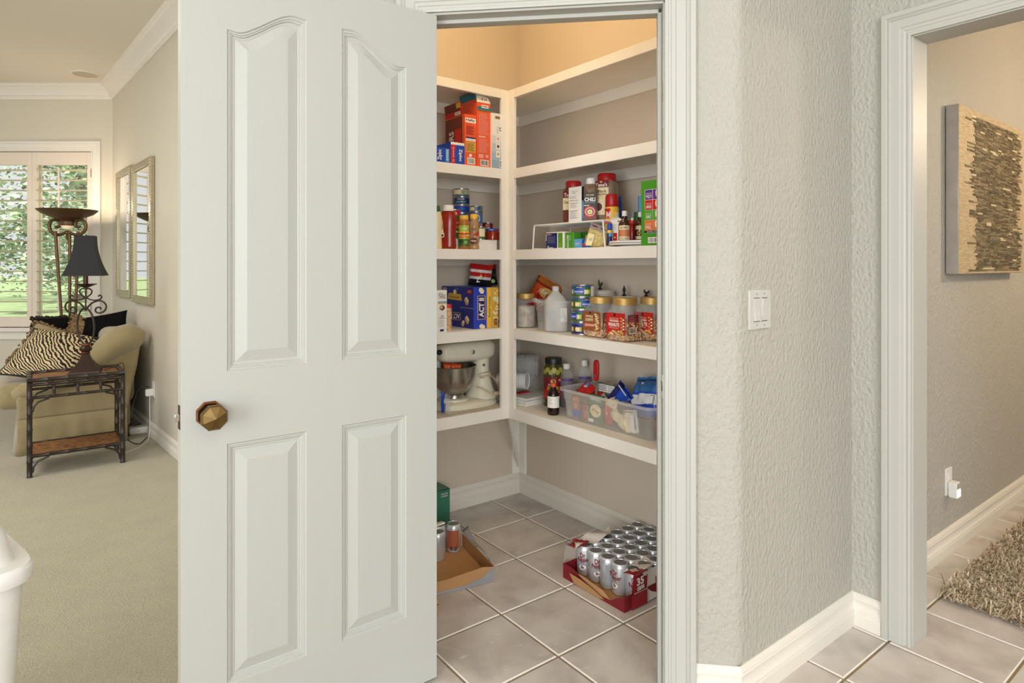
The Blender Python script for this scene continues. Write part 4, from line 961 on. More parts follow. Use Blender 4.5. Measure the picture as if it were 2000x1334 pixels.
rl(MB(), r, h, [(.84, .875), (.86, .88), (.86, .99), (.80, 1), (.001, 1)], p_yellow).build('cap', t)
pr = Print(on_round(r), .008); a_ = r * 1.25
pr.rect(-a_, h * .10, a_, h * .70, p_lime).rect(-a_, h * .34, a_, h * .52, p_yellow).rect(-a_, h * .34, a_, h * .38, p_orange).rect(-a_, h * .44, a_, h * .48, p_red).text('HONEY', 0, h * .42, a_ * 1.1, h * .05, p_brown, 0, .02).text('Dressing', 0, h * .60, a_ * 1.0, h * .05, p_white, 0, .02).rect(-a_, h * .10, a_, h * .30, p_dgreen).oval(-r * .35, h * .22, r * .3, h * .06, p_black).oval(r * .5, h * .2, r * .3, h * .05, p_lime).done(t)
t, r, h = round_thing('honey_bear', 'bear-shaped honey bottle with yellow cap', 'bottle', 914.5, 936.5, 418.5, Z2, Y=2.515)
hb = mat('honey_clear', (176, 138, 100), .12, var=.2, vscale=15)
rl(MB(), r, h, [(.86, 0), (.98, .03), (.95, .10), (.84, .14), (.98, .24), (1.02, .34), (.92, .42), (.72, .47), (.86, .54), (.92, .64), (.84, .74), (.60, .82), (.66, .86), (.64, .88)], hb, n=28, sy=.85).build('bottle', t, smooth=70)
rl(MB(), r, h, [(.68, .87), (.70, .88), (.70, .985), (.64, 1), (.001, 1)], p_yellow, sy=.9).build('cap', t)
for sx in (-1, 1): MB().ball((sx * r * .62, 0, h * .76), r * .26, hb, 10, 6).ball((sx * r * .85, -r * .3, h * .36), (r * .25, r * .3, h * .07), hb, 10, 6).build('ear_and_paw', t)
MB().ball((0, -r * .72, h * .60), (r * .30, r * .26, h * .04), hb, 10, 6).build('muzzle', t)
pr = Print(on_round(r * .98), .006); pr.poly([(-r * 1.1, h * .47), (r * 1.0, h * .49), (r * 1.0, h * .37), (0, h * .42), (-r * 1.1, h * .38)], p_red).oval(0, h * .24, r * .75, h * .09, p_brown).text('Honey', 0, h * .24, r * 1.1, h * .06, p_white, 0, .02).done(t)
seq = [('blue tuna can with pale band, lowest of the stack on the riser', p_blue, 1), ('plain royal blue tuna can in the riser stack', p_blue, 2), ('navy tuna can with teal band in the riser stack', p_navy, 3), ('grey-white upturned tuna can topping the riser stack', p_grey, 4)]
hc_ = .0420; x_, y_, r_, _h = rnd_at(885.5, 917, 369, R3, Y=2.735)
for k, (lb_, mt_, kind_) in enumerate(seq):
    t = thing('food_can', lb_, 'can', (x_ + (.001, -.001, .0015, -.0005)[k], y_, R3 + k * hc_), FACE + (.1, .2, -.05, .0)[k], 'stacked tuna cans')
    tin(t, r_, hc_, mt_); pr = Print(on_round(r_ * .978), .01); a_ = r_ * 1.3
    if kind_ == 4: pr.rect(-a_, .012, a_, hc_ - .007, p_cream).rect(-a_, .006, a_, .011, p_teal).bars(r_ * .05, .014, r_ * .6, hc_ - .010).bars(r_ * .75, .014, r_ * .95, hc_ - .010)
    elif kind_ == 3: pr.rect(-r_ * .75, .010, r_ * .75, .022, p_teal).text('white albacore', 0, .016, r_ * 1.0, .006, p_white).text('TUNA FISH', 0, .029, r_ * .95, .007, p_white, 0, .02)
    elif kind_ == 2: pr.text('- - skipjack - -', 0, .020, r_ * 1.2, .004, p_lblue).rect(r_ * .85, .008, r_ * 1.15, hc_ - .008, p_navy)
    else: pr.rect(-a_, .007, a_, .020, p_lblue).text('TUNA', -r_ * .1, .027, r_ * .8, .008, p_white, 0, .03).rect(r_ * .5, .008, r_ * .95, hc_ - .008, p_white)
    pr.done(t)
x_, y_, r_, _h = rnd_at(916, 943, 402, R2_, Y=2.650)
t = thing('food_can', 'tall blue vegetable can with a white roundel', 'can', (x_, y_, R2_), FACE); tin(t, r_, .094, P('denim', (84, 118, 178)))
pr = Print(on_round(r_ * .978), .008); pr.rect(-r_ * 1.2, .010, r_ * 1.2, .034, p_tan).oval(r_ * .25, .060, r_ * .42, .020, p_white).oval(r_ * .2, .040, r_ * .3, .012, p_lime).text('beans', -r_ * .55, .078, r_ * .6, .008, p_white, 0, .02).lines(0, .052, r_ * .45, .066, 4, p_grey).bars(r_ * .3, .012, r_ * .7, .030).done(t)
t = thing('food_can', 'short grey can standing on the tall blue can', 'can', (x_ + .0005, y_, R2_ + .094), FACE); tin(t, r_, .031, p_grey)
pr = Print(on_round(r_ * .978), .008); pr.rect(-r_ * .9, .008, -r_ * .2, .024, p_cream).rect(0, .008, r_ * .9, .024, p_lblue).bars(r_ * .05, .008, r_ * .9, .024).done(t)
t, r, h = round_thing('food_can', 'small dark red can behind the salsa jar', 'can', 942, 963, 435, R2_, Y=2.665); tin(t, r, h, p_maroon)
pr = Print(on_round(r * .978), .008); pr.text('Hunts', -r * .1, h * .40, r * 1.2, h * .3, p_white, 0, .02).oval(0, h * .68, r * .4, h * .1, p_gold).done(t)
t, r, h = round_thing('food_can', 'small can with white and green label behind the honey bear', 'can', 928, 948.5, 443, R1, Y=2.580); tin(t, r, h, p_dgreen)
pr = Print(on_round(r * .978), .006); pr.rect(-r * .2, h * .25, r * 1.1, h * .85, p_cream).poly([(r * .2, h * .1), (r * 1.0, h * .5), (r * 1.1, h * .35), (r * .5, h * .08)], p_lime).done(t)
t, r, h = round_thing('food_can', 'red and green tomato can half behind the ketchup', 'can', 876, 899, 409, R1, Y=2.585); tin(t, r, h, p_red)
pr = Print(on_round(r * .978), .006); a_ = r * 1.3
pr.rect(-a_, h * .04, a_, h * .35, p_dgreen).rect(-a_, h * .38, a_, h * .42, p_gold).rect(-a_, h * .66, a_, h * .78, p_dgreen).text('Ro', r * .1, h * .86, r * .8, h * .12, p_white, 0, .02, .3).text('diced', r * .55, h * .55, r * .7, h * .06, p_white, 0, .02).text('Mild', r * .55, h * .25, r * .6, h * .06, p_white, 0, .02).done(t)
t, r, h = round_thing('salsa_jar', 'squat jar of red salsa with a blue lid', 'jar', 947.5, 975.5, 447, R1, Y=2.580)
rl(MB(), r, h, [(.86, 0), (.98, .04), (1, .2), (1, .66), (.92, .78), (.84, .82)], mat('salsa_red', (142, 44, 24), .15, var=.25, vscale=60)).build('glass', t)
rl(MB(), r, h, [(.88, .80), (.90, .81), (.90, .98), (.86, 1), (.001, .99)], p_blue).build('lid', t)
Print(on_round(r * .9), .006).rect(-r * .5, h * .85, r * .1, h * .94, p_lblue).rect(r * .5, h * .83, r * .85, h * .95, p_red).done(t)

# ------------------------------------------------------------------ tier with the popcorn box (shorter wall)
ln_ = MB().box(1.50, 1.86, 2.475, 2.78, Z3 + .0003, Z3 + .0018, p_white).build('shelf_liner'); tag(ln_, 'white paper liner under the popcorn box', 'liner')
pw, pd, ph_ = .147, .290, .199
t = thing('popcorn_box', 'blue and yellow microwave popcorn carton turned corner-first', 'box', (1.693 + pw / 2, 2.500, Z3 + .002))
MB().box(-pw / 2, pw / 2, 0, pd, 0, ph_, p_blue).build('carton', t, bevel=.0015)
pr = Print(on_front()); x0 = -pw / 2
pr.rect(x0, .001, pw / 2 - .001, ph_ - .001, P('royal', (44, 68, 190))).rect(x0 + pw * .52, .001, pw / 2 - .001, ph_ - .001, p_gold).poly([(x0 + pw * .52, .001), (x0 + pw * .66, .001), (x0 + pw * .72, ph_ * .5), (x0 + pw * .66, ph_ - .001), (x0 + pw * .52, ph_ - .001)], p_yellow)
pr.rect(x0 + pw * .15, ph_ * .22, x0 + pw * .47, ph_ * .80, p_tan).rect(x0 + pw * .18, ph_ * .235, x0 + pw * .44, ph_ * .785, p_navy).text('ACT II', x0 + pw * .31, ph_ * .51, ph_ * .47, pw * .20, p_white, PI / 2, .04).text('Butter Lovers', x0 + pw * .63, ph_ * .52, ph_ * .50, pw * .085, p_dgreen, PI / 2, .02)
rnd = random.Random(2)
for k in range(46): pr.oval(x0 + pw * rnd.uniform(.78, .96), ph_ * rnd.uniform(.06, .95), .006, .007, rnd.choice((p_cream, p_cream, p_yellow, p_white)), 8)
for cx, cy in ((.26, .94), (.30, .90), (.28, .06), (.34, .04)): pr.oval(x0 + pw * cx, ph_ * cy, .013, .011, p_cream, 9)
pr.rect(x0 + pw * .80, ph_ * .07, x0 + pw * .92, ph_ * .22, p_brown).text('12', x0 + pw * .86, ph_ * .145, ph_ * .08, pw * .06, p_white, PI / 2).done(t)
pr = Print(on_side(-pw / 2)); pr.rect(-pd + .001, .001, -.001, ph_ - .001, P('indigo', (40, 48, 130))).rect(-pd, ph_ * .49, 0, ph_ * .505, p_navy).rect(-.12, ph_ * .485, 0, ph_ * .50, p_grey)
pr.poly([(-.235, ph_ * .68), (-.10, ph_ * .66), (-.11, ph_ * .82), (-.225, ph_ * .84)], p_gold).text('Homestyle', -.168, ph_ * .735, .085, .012, p_brown, 0, .02).oval(-.165, ph_ * .87, .016, .012, p_cream, 9).rect(-.052, ph_ * .85, -.015, ph_ * .94, p_red).text('ACT', -.033, ph_ * .895, .024, .010, p_yellow, 0, .02).text('1 INSIDE', -.15, ph_ * .95, .04, .008, p_lblue).rect(-.28, ph_ * .88, -.24, ph_ * .97, p_grey)
for cx, cy in ((-.065, .68), (-.055, .63), (-.06, .22), (-.05, .17), (-.09, .10)): pr.oval(cx, ph_ * cy, .014, .014, p_tan, 9).oval(cx + .006, ph_ * cy + .008, .010, .009, p_cream, 8)
pr.rect(-.205, ph_ * .17, -.11, ph_ * .36, p_tan).rect(-.20, ph_ * .185, -.115, ph_ * .345, p_navy).text('ACT II', -.158, ph_ * .265, .078, .024, p_white, PI, .03).done(t, 'side_print')
t, w, h = box_on_A('cracker_box', 'white cracker carton half hidden at the door edge', 'box', 846, 873, 567, .045, Z3 + .0, p_white, y=YA + .004)
pr = Print(on_front()); cx = w / 2 - .026
pr.text('THINS', cx, h * .85, .038, .020, p_black).lines(cx - .018, h * .90, cx + .018, h * .95, 2, p_grey).rect(cx - .022, h * .70, w / 2 - .002, h * .74, p_lblue).rect(cx - .022, h * .68, w / 2 - .002, h * .71, p_gold).oval(cx, h * .59, .014, .012, p_brown).oval(cx - .004, h * .60, .008, .008, p_tan).text('nut', cx, h * .40, .014, .008, p_black).text('crackers', cx, h * .355, .03, .008, p_black).lines(cx - .018, h * .14, cx + .020, h * .30, 5, p_grey, .25).rect(cx - .012, h * .04, cx + .008, h * .09, p_navy).done(t)
t, r, h = round_thing('nut_canister', 'slim canister of cashews with red lid band beside the popcorn box', 'jar', 868.5, 882.5, 594, Z3, Y=2.525)
rl(MB(), r, h, [(.96, 0), (1, .01), (1, .86)], mat('cashew_print', (186, 128, 82), .4, vscale=90, col2=(226, 192, 150))).build('body', t)
rl(MB(), r, h, [(1.0, .86), (1.03, .865), (1.03, .985), (1.0, 1), (.001, 1)], p_red).build('lid', t)
def chooser_redbag(x, y, s):
    return foil_black if y < .34 else (foil_white if .34 <= y < .42 or .62 < y < .72 else foil_red)
p_ = atY(938, 560, 2.63)
t = thing('snack_bag', 'red and white snack bag lying on the popcorn box', 'bag', (p_.x - .005, 2.63, Z3 + ph_ + .003), FACE); bag(t, .118, .112, .07, chooser_redbag, 4, 0, .10)
Print(lambda a, b_, e: (a, -.037 - e, b_)).text('Z', -.005, .035, .02, .03, p_white, 0, .02).oval(.01, .05, .006, .006, p_yellow).done(t)
t = thing('snack_bag', 'black crumpled snack bag on the popcorn box near the post', 'bag', (p_.x + .085, 2.655, Z3 + ph_ + .003), FACE); bag(t, .075, .108, .05, lambda x, y, s: foil_dkred if y > .82 else foil_black, 8, 0, -.10)
Print(lambda a, b_, e: (a, -.027 - e, b_)).oval(.012, .024, .010, .010, p_lime).rect(-.02, .05, .0, .055, p_white).done(t)

# ------------------------------------------------------------------ stand mixer tier (shorter wall)
ln_ = MB().box(1.40, 1.865, 2.462, 2.78, Z4 + .0003, Z4 + .002, mat('wood_paper', (196, 186, 172), .7, vscale=8, col2=(212, 202, 190), stretch=(1, 14, 1))).build('shelf_liner'); tag(ln_, 'wood-grain paper liner under the stand mixer', 'liner')
mx_ = atY(907, 700, 2.625).x
mxr = thing('stand_mixer', 'almond stand mixer with steel bowl', 'mixer', (mx_, 2.625, Z4 + .002))
alm = mat('almond_enamel', (224, 218, 196), .3, var=.04)
foot = []
MB().lathe([(.001, 0), (.985, 0), (1, .010), (.97, .020), (.86, .030), (.60, .038), (.001, .040)], alm, 40, Matrix.Diagonal((.176, .100, 1, 1)), sq=2.6).build('base', mxr, smooth=50)
MB().lathe([(.001, 0), (.075, 0), (.072, .010), (.060, .014), (.001, .014)], alm, 30, Matrix.Translation((-.062, 0, .034))).build('bowl_plate', mxr)
col = MB(); cs_ = [(.10, .00, .090, .085, .030), (.098, 0, .062, .066, .075), (.100, 0, .045, .052, .13), (.100, 0, .038, .046, .18), (.096, 0, .045, .048, .235)]
vs = []; n = 24
for cx, cy, rx, ry, z in cs_:
    for k in range(n): a = 2 * PI * k / n; vs.append((cx + rx * math.cos(a), cy + ry * math.sin(a), z))
col.add(vs, [(i * n + k, i * n + (k + 1) % n, (i + 1) * n + (k + 1) % n, (i + 1) * n + k) for i in range(len(cs_) - 1) for k in range(n)], alm); col.build('column', mxr, smooth=60)
hd = MB(); vs = []; st_ = [(-.150, .020, .018, .268), (-.146, .040, .034, .268), (-.130, .050, .044, .268), (-.06, .056, .050, .266), (.04, .060, .052, .266), (.115, .060, .050, .268), (.150, .050, .042, .270), (.166, .030, .028, .272)]
for x, ry, rz, zc in st_:
    for k in range(n):
        a = 2 * PI * k / n; c_, s_ = math.cos(a), math.sin(a); q = (abs(c_) ** 3 + abs(s_) ** 3) ** (-1 / 3); vs.append((x, ry * c_ * q, zc + rz * s_ * q))
hd.add(vs, [(i * n + k, i * n + (k + 1) % n, (i + 1) * n + (k + 1) % n, (i + 1) * n + k) for i in range(len(st_) - 1) for k in range(n)] + [tuple(range(n)), tuple((len(st_) - 1) * n + k for k in range(n))], alm); hd.build('motor_head', mxr, smooth=60)
MB().lathe([(.030, 0), (.030, .012), (.022, .022)], chrome, 20, Matrix.Translation((-.085, 0, .196))).tube([(-.085, 0, .21), (-.085, 0, .15)], .008, chrome, 10).build('planetary_hub', mxr)
MB().lathe([(.010, 0), (.010, .006), (.007, .008)], steel, 16, Matrix.Translation((.01, -.060, .268)) @ Matrix.Rotation(PI / 2, 4, 'X')).build('hub_screw', mxr)
MB().lathe([(.007, 0), (.006, .004)], steel, 14, Matrix.Translation((.085, -.046, .196)) @ Matrix.Rotation(PI / 2, 4, 'X')).build('hinge_pin', mxr)
MB().lathe([(.012, 0), (.013, .014), (.009, .02)], black_plastic, 14, Matrix.Translation((-.146, -.02, .276)) @ Matrix.Rotation(-PI / 2, 4, 'Y')).build('attachment_knob', mxr)
stl = mat('brushed_steel', (170, 166, 160), .26, .95, stretch=(1, 1, 30), bump=.1, bscale=60)
MB().lathe([(.050, .042), (.052, .050), (.046, .062), (.062, .074), (.090, .105), (.104, .145), (.110, .200), (.113, .202), (.110, .204), (.107, .200), (.100, .145), (.085, .108), (.05, .078), (.001, .074)], stl, 40, Matrix.Translation((-.062, 0, 0))).build('bowl', mxr, smooth=50)
cord_m = mat('beige_cord', (202, 184, 156), .5)
MB().tube(smoothp([(.055, -.040, .150), (.10, -.052, .160), (.135, -.030, .150), (.12, -.045, .128), (.06, -.048, .138), (.10, -.056, .142), (.15, -.04, .125), (.175, -.05, .075), (.165, -.06, .045), (.12, -.09, .050), (.06, -.075, .085), (.04, -.05, .092)]), .0038, cord_m, 7).build('cord', mxr)
MB().box(.118, .148, -.096, -.074, .046, .064, cord_m).box(.148, .160, -.09, -.082, .05, .054, chrome).build('plug', mxr, bevel=.002)
t = thing('spice_packet', 'orange packet resting in the mixer bowl', 'packet', (mx_ - .095, 2.595, Z4 + .165), FACE); bag(t, .095, .055, .02, lambda x, y, s: foil_orange, 3, 0, .05)
Print(lambda a, b_, e: (a, -.011 - e, b_)).rect(.01, .016, .036, .036, p_maroon).text('mix', .023, .026, .018, .008, p_white).done(t)
t = thing('snack_bag', 'red and cream bag standing behind the mixer bowl', 'bag', (mx_ - .135, 2.735, Z4 + .002), FACE); bag(t, .15, .315, .04, lambda x, y, s: foil_white if x > .35 else foil_red, 6, 0, -.06)
Print(lambda a, b_, e: (a, -.021 - e, b_)).rect(-.06, .20, .02, .23, p_yellow).done(t)
t = thing('plastic_pouch', 'blue-edged clear pouch beside the mixer foot', 'pouch', (mx_ - .185, 2.50, Z4 + .008), FACE - .5); bag(t, .05, .11, .02, lambda x, y, s: foil_blue if x < -.2 else clear_plastic, 9, .3, .2)
Print(lambda a, b_, e: (a, -.012 - e, b_)).rect(-.01, .05, .015, .07, p_white).done(t)

# ------------------------------------------------------------------ spice tier (longer wall)
RT = 1.472
rk = thing('wire_rack', 'white wire shelf riser holding the spice jars', 'rack', (2.01, 2.065, Z2)); wire = mat('white_wire', (236, 234, 230), .35)
ya, yb, xa, xb = .225, -.222, -.113, .12; hh_ = RT - Z2 - .004
for x in (xa, xb):
    for y in (ya, yb): MB().tube([(x, y + (.012 if y > 0 else -.012), 0), (x, y, hh_)], .0036, wire, 8).build('leg', rk)
b = MB().tube([(xa, ya, hh_), (xa, yb, hh_), (xb, yb, hh_), (xb, ya, hh_)], .0034, wire, 8, closed=True); b.build('rim', rk)
for k in range(20): MB().tube([(xa, ya - (ya - yb) * (k + .5) / 20, hh_ + .001), (xb, ya - (ya - yb) * (k + .5) / 20, hh_ + .001)], .0017, wire, 6).build('wire', rk)
for y in (ya, yb): MB().tube([(xa, y + (.012 if y > 0 else -.012), .003), (xb, y + (.012 if y > 0 else -.012), .003)], .003, wire, 6).build('foot', rk)
RT += .0004
def spice(name, label, u0, u1, vt, X, body, lidm, lab=None, lidf=.86, rz=-PI / 2 + .40):
    t, r, h = round_thing(name, label, 'jar', u0, u1, vt, RT, X=X); t.rotation_euler = (0, 0, rz)
    rl(MB(), r, h, [(.94, 0), (1, .015), (1, .74), (.92, .80), (.76, .84), (.74, .86)], body, 36, sq=4).build('jar', t)
    rl(MB(), r, h, [(lidf, .85), (lidf + .02, .855), (lidf + .02, .97), (lidf - .06, 1), (.001, 1)], lidm, 30).build('lid', t)
    return t, r, h
t, r, h = spice('spice_jar', 'red-lidded jar of brown cinnamon sticks, hidden behind the white carton', 1103, 1137, 354.5, 2.015, mat('cinnamon', (134, 76, 46), .3, vscale=40, col2=(98, 52, 30)), red_plastic)
pr = Print(on_front(-r)); pr.rect(-r * .85, h * .08, r * .85, h * .76, p_cream).rect(-r * .85, h * .60, r * .85, h * .76, p_maroon).text("Tone's", -r * .05, h * .67, r * 1.3, h * .09, p_white, 0, .02).text('Cinnamon', 0, h * .50, r * 1.5, h * .07, p_brown, 0, .02).rect(-r * .85, h * .08, r * .85, h * .32, p_brown).done(t)
t, w, h = box_on_B('food_carton', 'white carton printed with a nutrition panel on the wire rack', 'box', 1110.5, 1135.5, 365, .035, RT, p_white, x=1.925)
pr = Print(on_front()); pr.text('sugar free', -w * .02, h * .875, w * .5, h * .035, p_black).lines(-w * .2, h * .80, w * .2, h * .85, 2, p_grey).lines(-w * .4, h * .66, w * .3, h * .75, 5, p_grey, .3).text('Nutrition Facts', -w * .08, h * .615, w * .66, h * .028, p_black, 0, .02).rect(-w * .40, h * .535, w * .24, h * .545, p_black).lines(-w * .38, h * .40, w * .22, h * .52, 6, p_grey, .3).rect(-w * .40, h * .315, w * .24, h * .325, p_black).lines(-w * .38, h * .12, w * .22, h * .30, 8, p_grey, .3).rect(-w * .40, h * .11, w * .24, h * .117, p_black).done(t)
pr = Print(side_r(w / 2)); pr.rect(.001, h * .60, .034, h - .001, P('ink_navy', (30, 32, 48))).rect(.001, .001, .034, h * .60, p_lblue).lines(.004, h * .1, .032, h * .55, 9, p_white, .3).done(t, 'side_print')
t, r, h = spice('spice_jar', 'tall chili seasoning jar with white cap and black label', 1140.5, 1167.5, 348.5, 1.965, mat('chili_powder', (112, 84, 62), .2, vscale=12, col2=(134, 112, 92)), white_plastic, None, .66, FACE - .25)
pr = Print(on_front(-r)); a_ = r * .88
pr.rect(-a_, h * .02, a_, h * .13, p_brown).rect(-a_, h * .13, a_, h * .66, p_black).text('WILLIAMS', 0, h * .60, a_ * 1.3, h * .035, p_yellow, 0, .02).text('CHILI', 0, h * .50, a_ * 1.75, h * .09, p_white, 0, .03).text('SEASONING', 0, h * .425, a_ * 1.7, h * .028, p_grey, 0, .02).rect(-a_, h * .355, -a_ * .1, h * .37, p_white).oval(0, h * .22, a_ * .98, h * .125, p_red, 28).oval(0, h * .22, a_ * .80, h * .10, p_pink, 24).oval(0, h * .22, a_ * .62, h * .075, p_brown, 24).oval(0, h * .215, a_ * .42, h * .055, p_cream, 20).oval(0, h * .215, a_ * .18, h * .026, p_lime, 12).done(t)
t, r, h = spice('spice_jar', 'largest spice jar, black pepper with a red lid', 1164.5, 1206, 340, 2.045, mat('pepper_clear', (134, 112, 88), .2, vscale=14, col2=(150, 130, 106)), red_plastic)
pr = Print(on_front(-r)); a_ = r * .80; sx = -r * .18
pr.rect(-r * .9, h * .14, r * .55, h * .84, p_cream).rect(-r * .9, h * .70, r * .55, h * .84, p_maroon).text("Tone's", sx, h * .755, r * 1.2, h * .08, p_white, 0, .03).oval(sx, h * .815, r * .12, h * .02, p_gold).text('Black', sx + r * .1, h * .625, r * .85, h * .06, p_brown, 0, .02).text('Pepper', sx + r * .05, h * .56, r * 1.0, h * .06, p_brown, 0, .02).oval(sx - r * .5, h * .595, r * .13, h * .06, p_gold).lines(sx - r * .4, h * .46, sx + r * .5, h * .52, 2, p_tan, .3).oval(sx - r * .28, h * .30, r * .48, h * .10, p_white, 24).oval(sx - r * .30, h * .305, r * .42, h * .085, p_brown, 24).oval(sx + r * .5, h * .25, r * .16, h * .02, p_dgreen).done(t)
# under the rack
t, w, h = box_on_B('test_kit_box', 'navy and green medical kit carton under the wire rack', 'box', 1065, 1100.5, 453, .05, Z2 + .0, p_white, x=1.930, bevel=.006)
pr = Print(on_front()); pr.rect(-w * .46, .004, w * .16, h - .005, p_navy).rect(w * .21, .006, w * .46, h - .006, P('apple_green', (96, 150, 44))).rect(-w * .44, h * .82, -w * .16, h * .87, p_gold).rect(-w * .45, h * .50, -w * .42, h * .82, p_white).lines(-w * .36, h * .34, w * .10, h * .74, 7, p_grey, .25).rect(-w * .38, h * .05, -w * .06, h * .10, p_white).rect(-w * .38, h * .14, -w * .28, h * .18, p_white).lines(w * .24, h * .1, w * .42, h * .35, 4, p_lime, .3).done(t)
t, w, h = box_on_B('test_kit_box', 'green carton with white upright lettering under the wire rack', 'box', 1102, 1120, 454, .05, Z2, p_green, x=1.928, bevel=.004)
pr = Print(on_front()); pr.rect(-w * .5 + .002, .002, -w * .40, h - .003, p_white).text('ACCU-CHEK', -w * .10, h * .45, h * .80, w * .22, p_white, PI / 2, .02).text('Guide', w * .14, h * .66, h * .32, w * .10, p_white, PI / 2).done(t)
t, w, h = box_on_B('small_carton', 'flat light blue carton between the green carton and the tea bag', 'box', 1121, 1147, 466, .04, Z2, p_lblue, x=1.925)
Print(on_front()).rect(w * .12, .002, w * .48, h * .95, p_blue).rect(w * .12, h * .22, w * .48, h * .42, p_red).lines(-w * .4, h * .3, w * .05, h * .6, 3, p_white, .25).done(t)
t, w, h = box_on_B('small_carton', 'dark green carton behind the light blue carton', 'box', 1117, 1150, 453.5, .05, Z2, p_dgreen, x=1.985)
Print(on_front()).rect(-w * .1, h * .5, w * .0, h * .95, p_brown).rect(w * .3, h * .6, w * .45, h * .8, p_lime).done(t)
t, r, h = round_thing('glass_cup', 'clear upturned cup behind the navy carton', 'cup', 1071, 1089, 442, Z2, X=2.04)
rl(MB(), r, h, [(1.05, 0), (.9, .97), (.8, 1), (.001, 1)], glass_m).build('glass', t); rl(MB(), r, h, [(1.07, 0), (1.09, .03), (1.04, .06)], glass_m).build('rim', t)
tea = mat('tea_bag_paper', (206, 190, 130), .6, vscale=60, col2=(176, 156, 96))
pt = atX(1160, 470, 1.915)
t = thing('zip_pouch', 'clear zip bag of tan tea sachets under the wire rack', 'bag', (pt.x, pt.y, Z2), -PI / 2 + .3)
bag(t, .105, .098, .035, lambda x, y, s: clear_plastic if y > .72 else tea, 5, -.05, .35)
pr = Print(lambda a, b_, e: (a, -.021 - e, b_)); pr.poly([(-.03, .010), (.0, .008), (.015, .055), (-.014, .062)], p_cream).text('tea', -.006, .035, .012, .016, p_teal, 1.2).poly([(.006, .006), (.040, .004), (.046, .05), (.022, .052)], tea).done(t)
MB().box(-.045, .045, -.004, .0, .084, .090, p_maroon, Matrix.Rotation(-.05, 4, 'X') @ Matrix.Rotation(.35, 4, 'Y')).build('zip_strip', t)
# turntable
tt = thing('turntable', 'white round turntable under the extract bottles', 'turntable', (2.040, 1.742, Z2))
MB().lathe([(.10, 0), (.10, .006), (.146, .008), (.150, .012), (.150, .024), (.146, .025), (.144, .018), (.001, .018)], white_plastic, 48).build('tray', tt)
MB().lathe([(.1505, .014), (.1512, .016), (.1505, .018)], p_grey, 48).build('groove', tt)
TZ = Z2 + .0185
t, r, h = round_thing('spray_can', 'yellow cooking spray can with red cap', 'spray can', 1181.5, 1209, 379, TZ, X=2.000)
rl(MB(), r, h, [(.94, 0), (1, .012), (1, .70), (.96, .725), (.90, .74)], p_yellow).build('can_body', t)
rl(MB(), r, h, [(.93, .735), (.95, .74), (.93, .94), (.82, .99), (.6, 1), (.001, 1)], red_plastic).build('cap', t)
pr = Print(on_round(r), .007); pr.rect(-r * 1.4, h * .50, -r * .35, h * .70, p_red).text('M', -r * .72, h * .575, r * .7, h * .13, p_white, 0, .05).rect(-r * 1.4, h * .40, -r * .45, h * .48, p_orange).rect(r * .25, h * .40, r * 1.3, h * .62, p_cream).lines(r * .35, h * .42, r * 1.2, h * .60, 4, p_teal, .6).text('pan', -r * .8, h * .33, r * .5, h * .03, p_brown).done(t)
t, r, h = round_thing('spray_can', 'blue can half hidden behind the yellow spray can', 'spray can', 1195, 1215, 384, TZ, X=2.075)
rl(MB(), r, h, [(.94, 0), (1, .012), (1, .84), (.9, .87), (.86, .9), (.85, 1), (.001, 1)], p_blue).build('can_body', t); Print(on_round(r), .007).rect(-r, h * .3, r * .9, h * .4, p_white).done(t)
t, w, h = box_on_B('medicine_carton', 'small white carton with red stripe on the turntable', 'box', 1194, 1213, 428, .05, TZ, p_white, x=1.945)
Print(on_front()).rect(-w * .30, .001, w * .10, h * .42, p_red).rect(-w * .18, h * .2, -w * .06, h * .26, p_white).rect(w * .15, h * .88, w * .5, h * .92, p_maroon).lines(w * .16, h * .1, w * .45, h * .8, 9, p_grey, .2).lines(-w * .4, h * .55, w * .05, h * .8, 4, p_grey, .2).done(t)
MB().add([(-w / 2, 0, h), (w / 2, 0, h), (w * .3, -.004, h + .007), (-w * .3, -.004, h + .007)], [(0, 1, 2, 3)], p_white).build('flap', t, smooth=0, thick=.001)
t, r, h = round_thing('flavor_bottle', 'tiny bottle with royal blue cap before the white carton', 'bottle', 1186, 1195.5, 436, TZ, X=1.925)
rl(MB(), r, h, [(.95, 0), (1, .02), (1, .62), (.8, .70)], p_navy).build('bottle', t); rl(MB(), r, h, [(.98, .68), (1, .69), (1, .98), (.9, 1), (.001, 1)], p_blue).build('cap', t)
Print(on_round(r), .003).rect(-r * 1.2, h * .5, r * 1.2, h * .64, p_yellow).rect(-r * .5, h * .32, r * 1.2, h * .5, p_lblue).done(t)
amber = mat('amber_glass', (66, 38, 22), .12, coat=.4)
def extract(label, u0, u1, vt, X, lab):
    t, r, h = round_thing('extract_bottle', label, 'bottle', u0, u1, vt, TZ, X=X)
    rl(MB(), r, h, [(.94, 0), (1, .02), (1, .56), (.93, .63), (.70, .70), (.42, .745), (.40, .78)], amber).build('bottle', t, smooth=50)
    rl(MB(), r, h, [(.44, .77), (.46, .775), (.46, .83)], black_plastic).build('collar', t)
    rl(MB(), r, h, [(.44, .83), (.45, .835), (.43, .99), (.38, 1), (.001, 1)], white_plastic).build('cap', t)
    a_ = r * 1.2; pr = Print(on_round(r), .006); lab(pr, r, h, a_); pr.done(t); return t
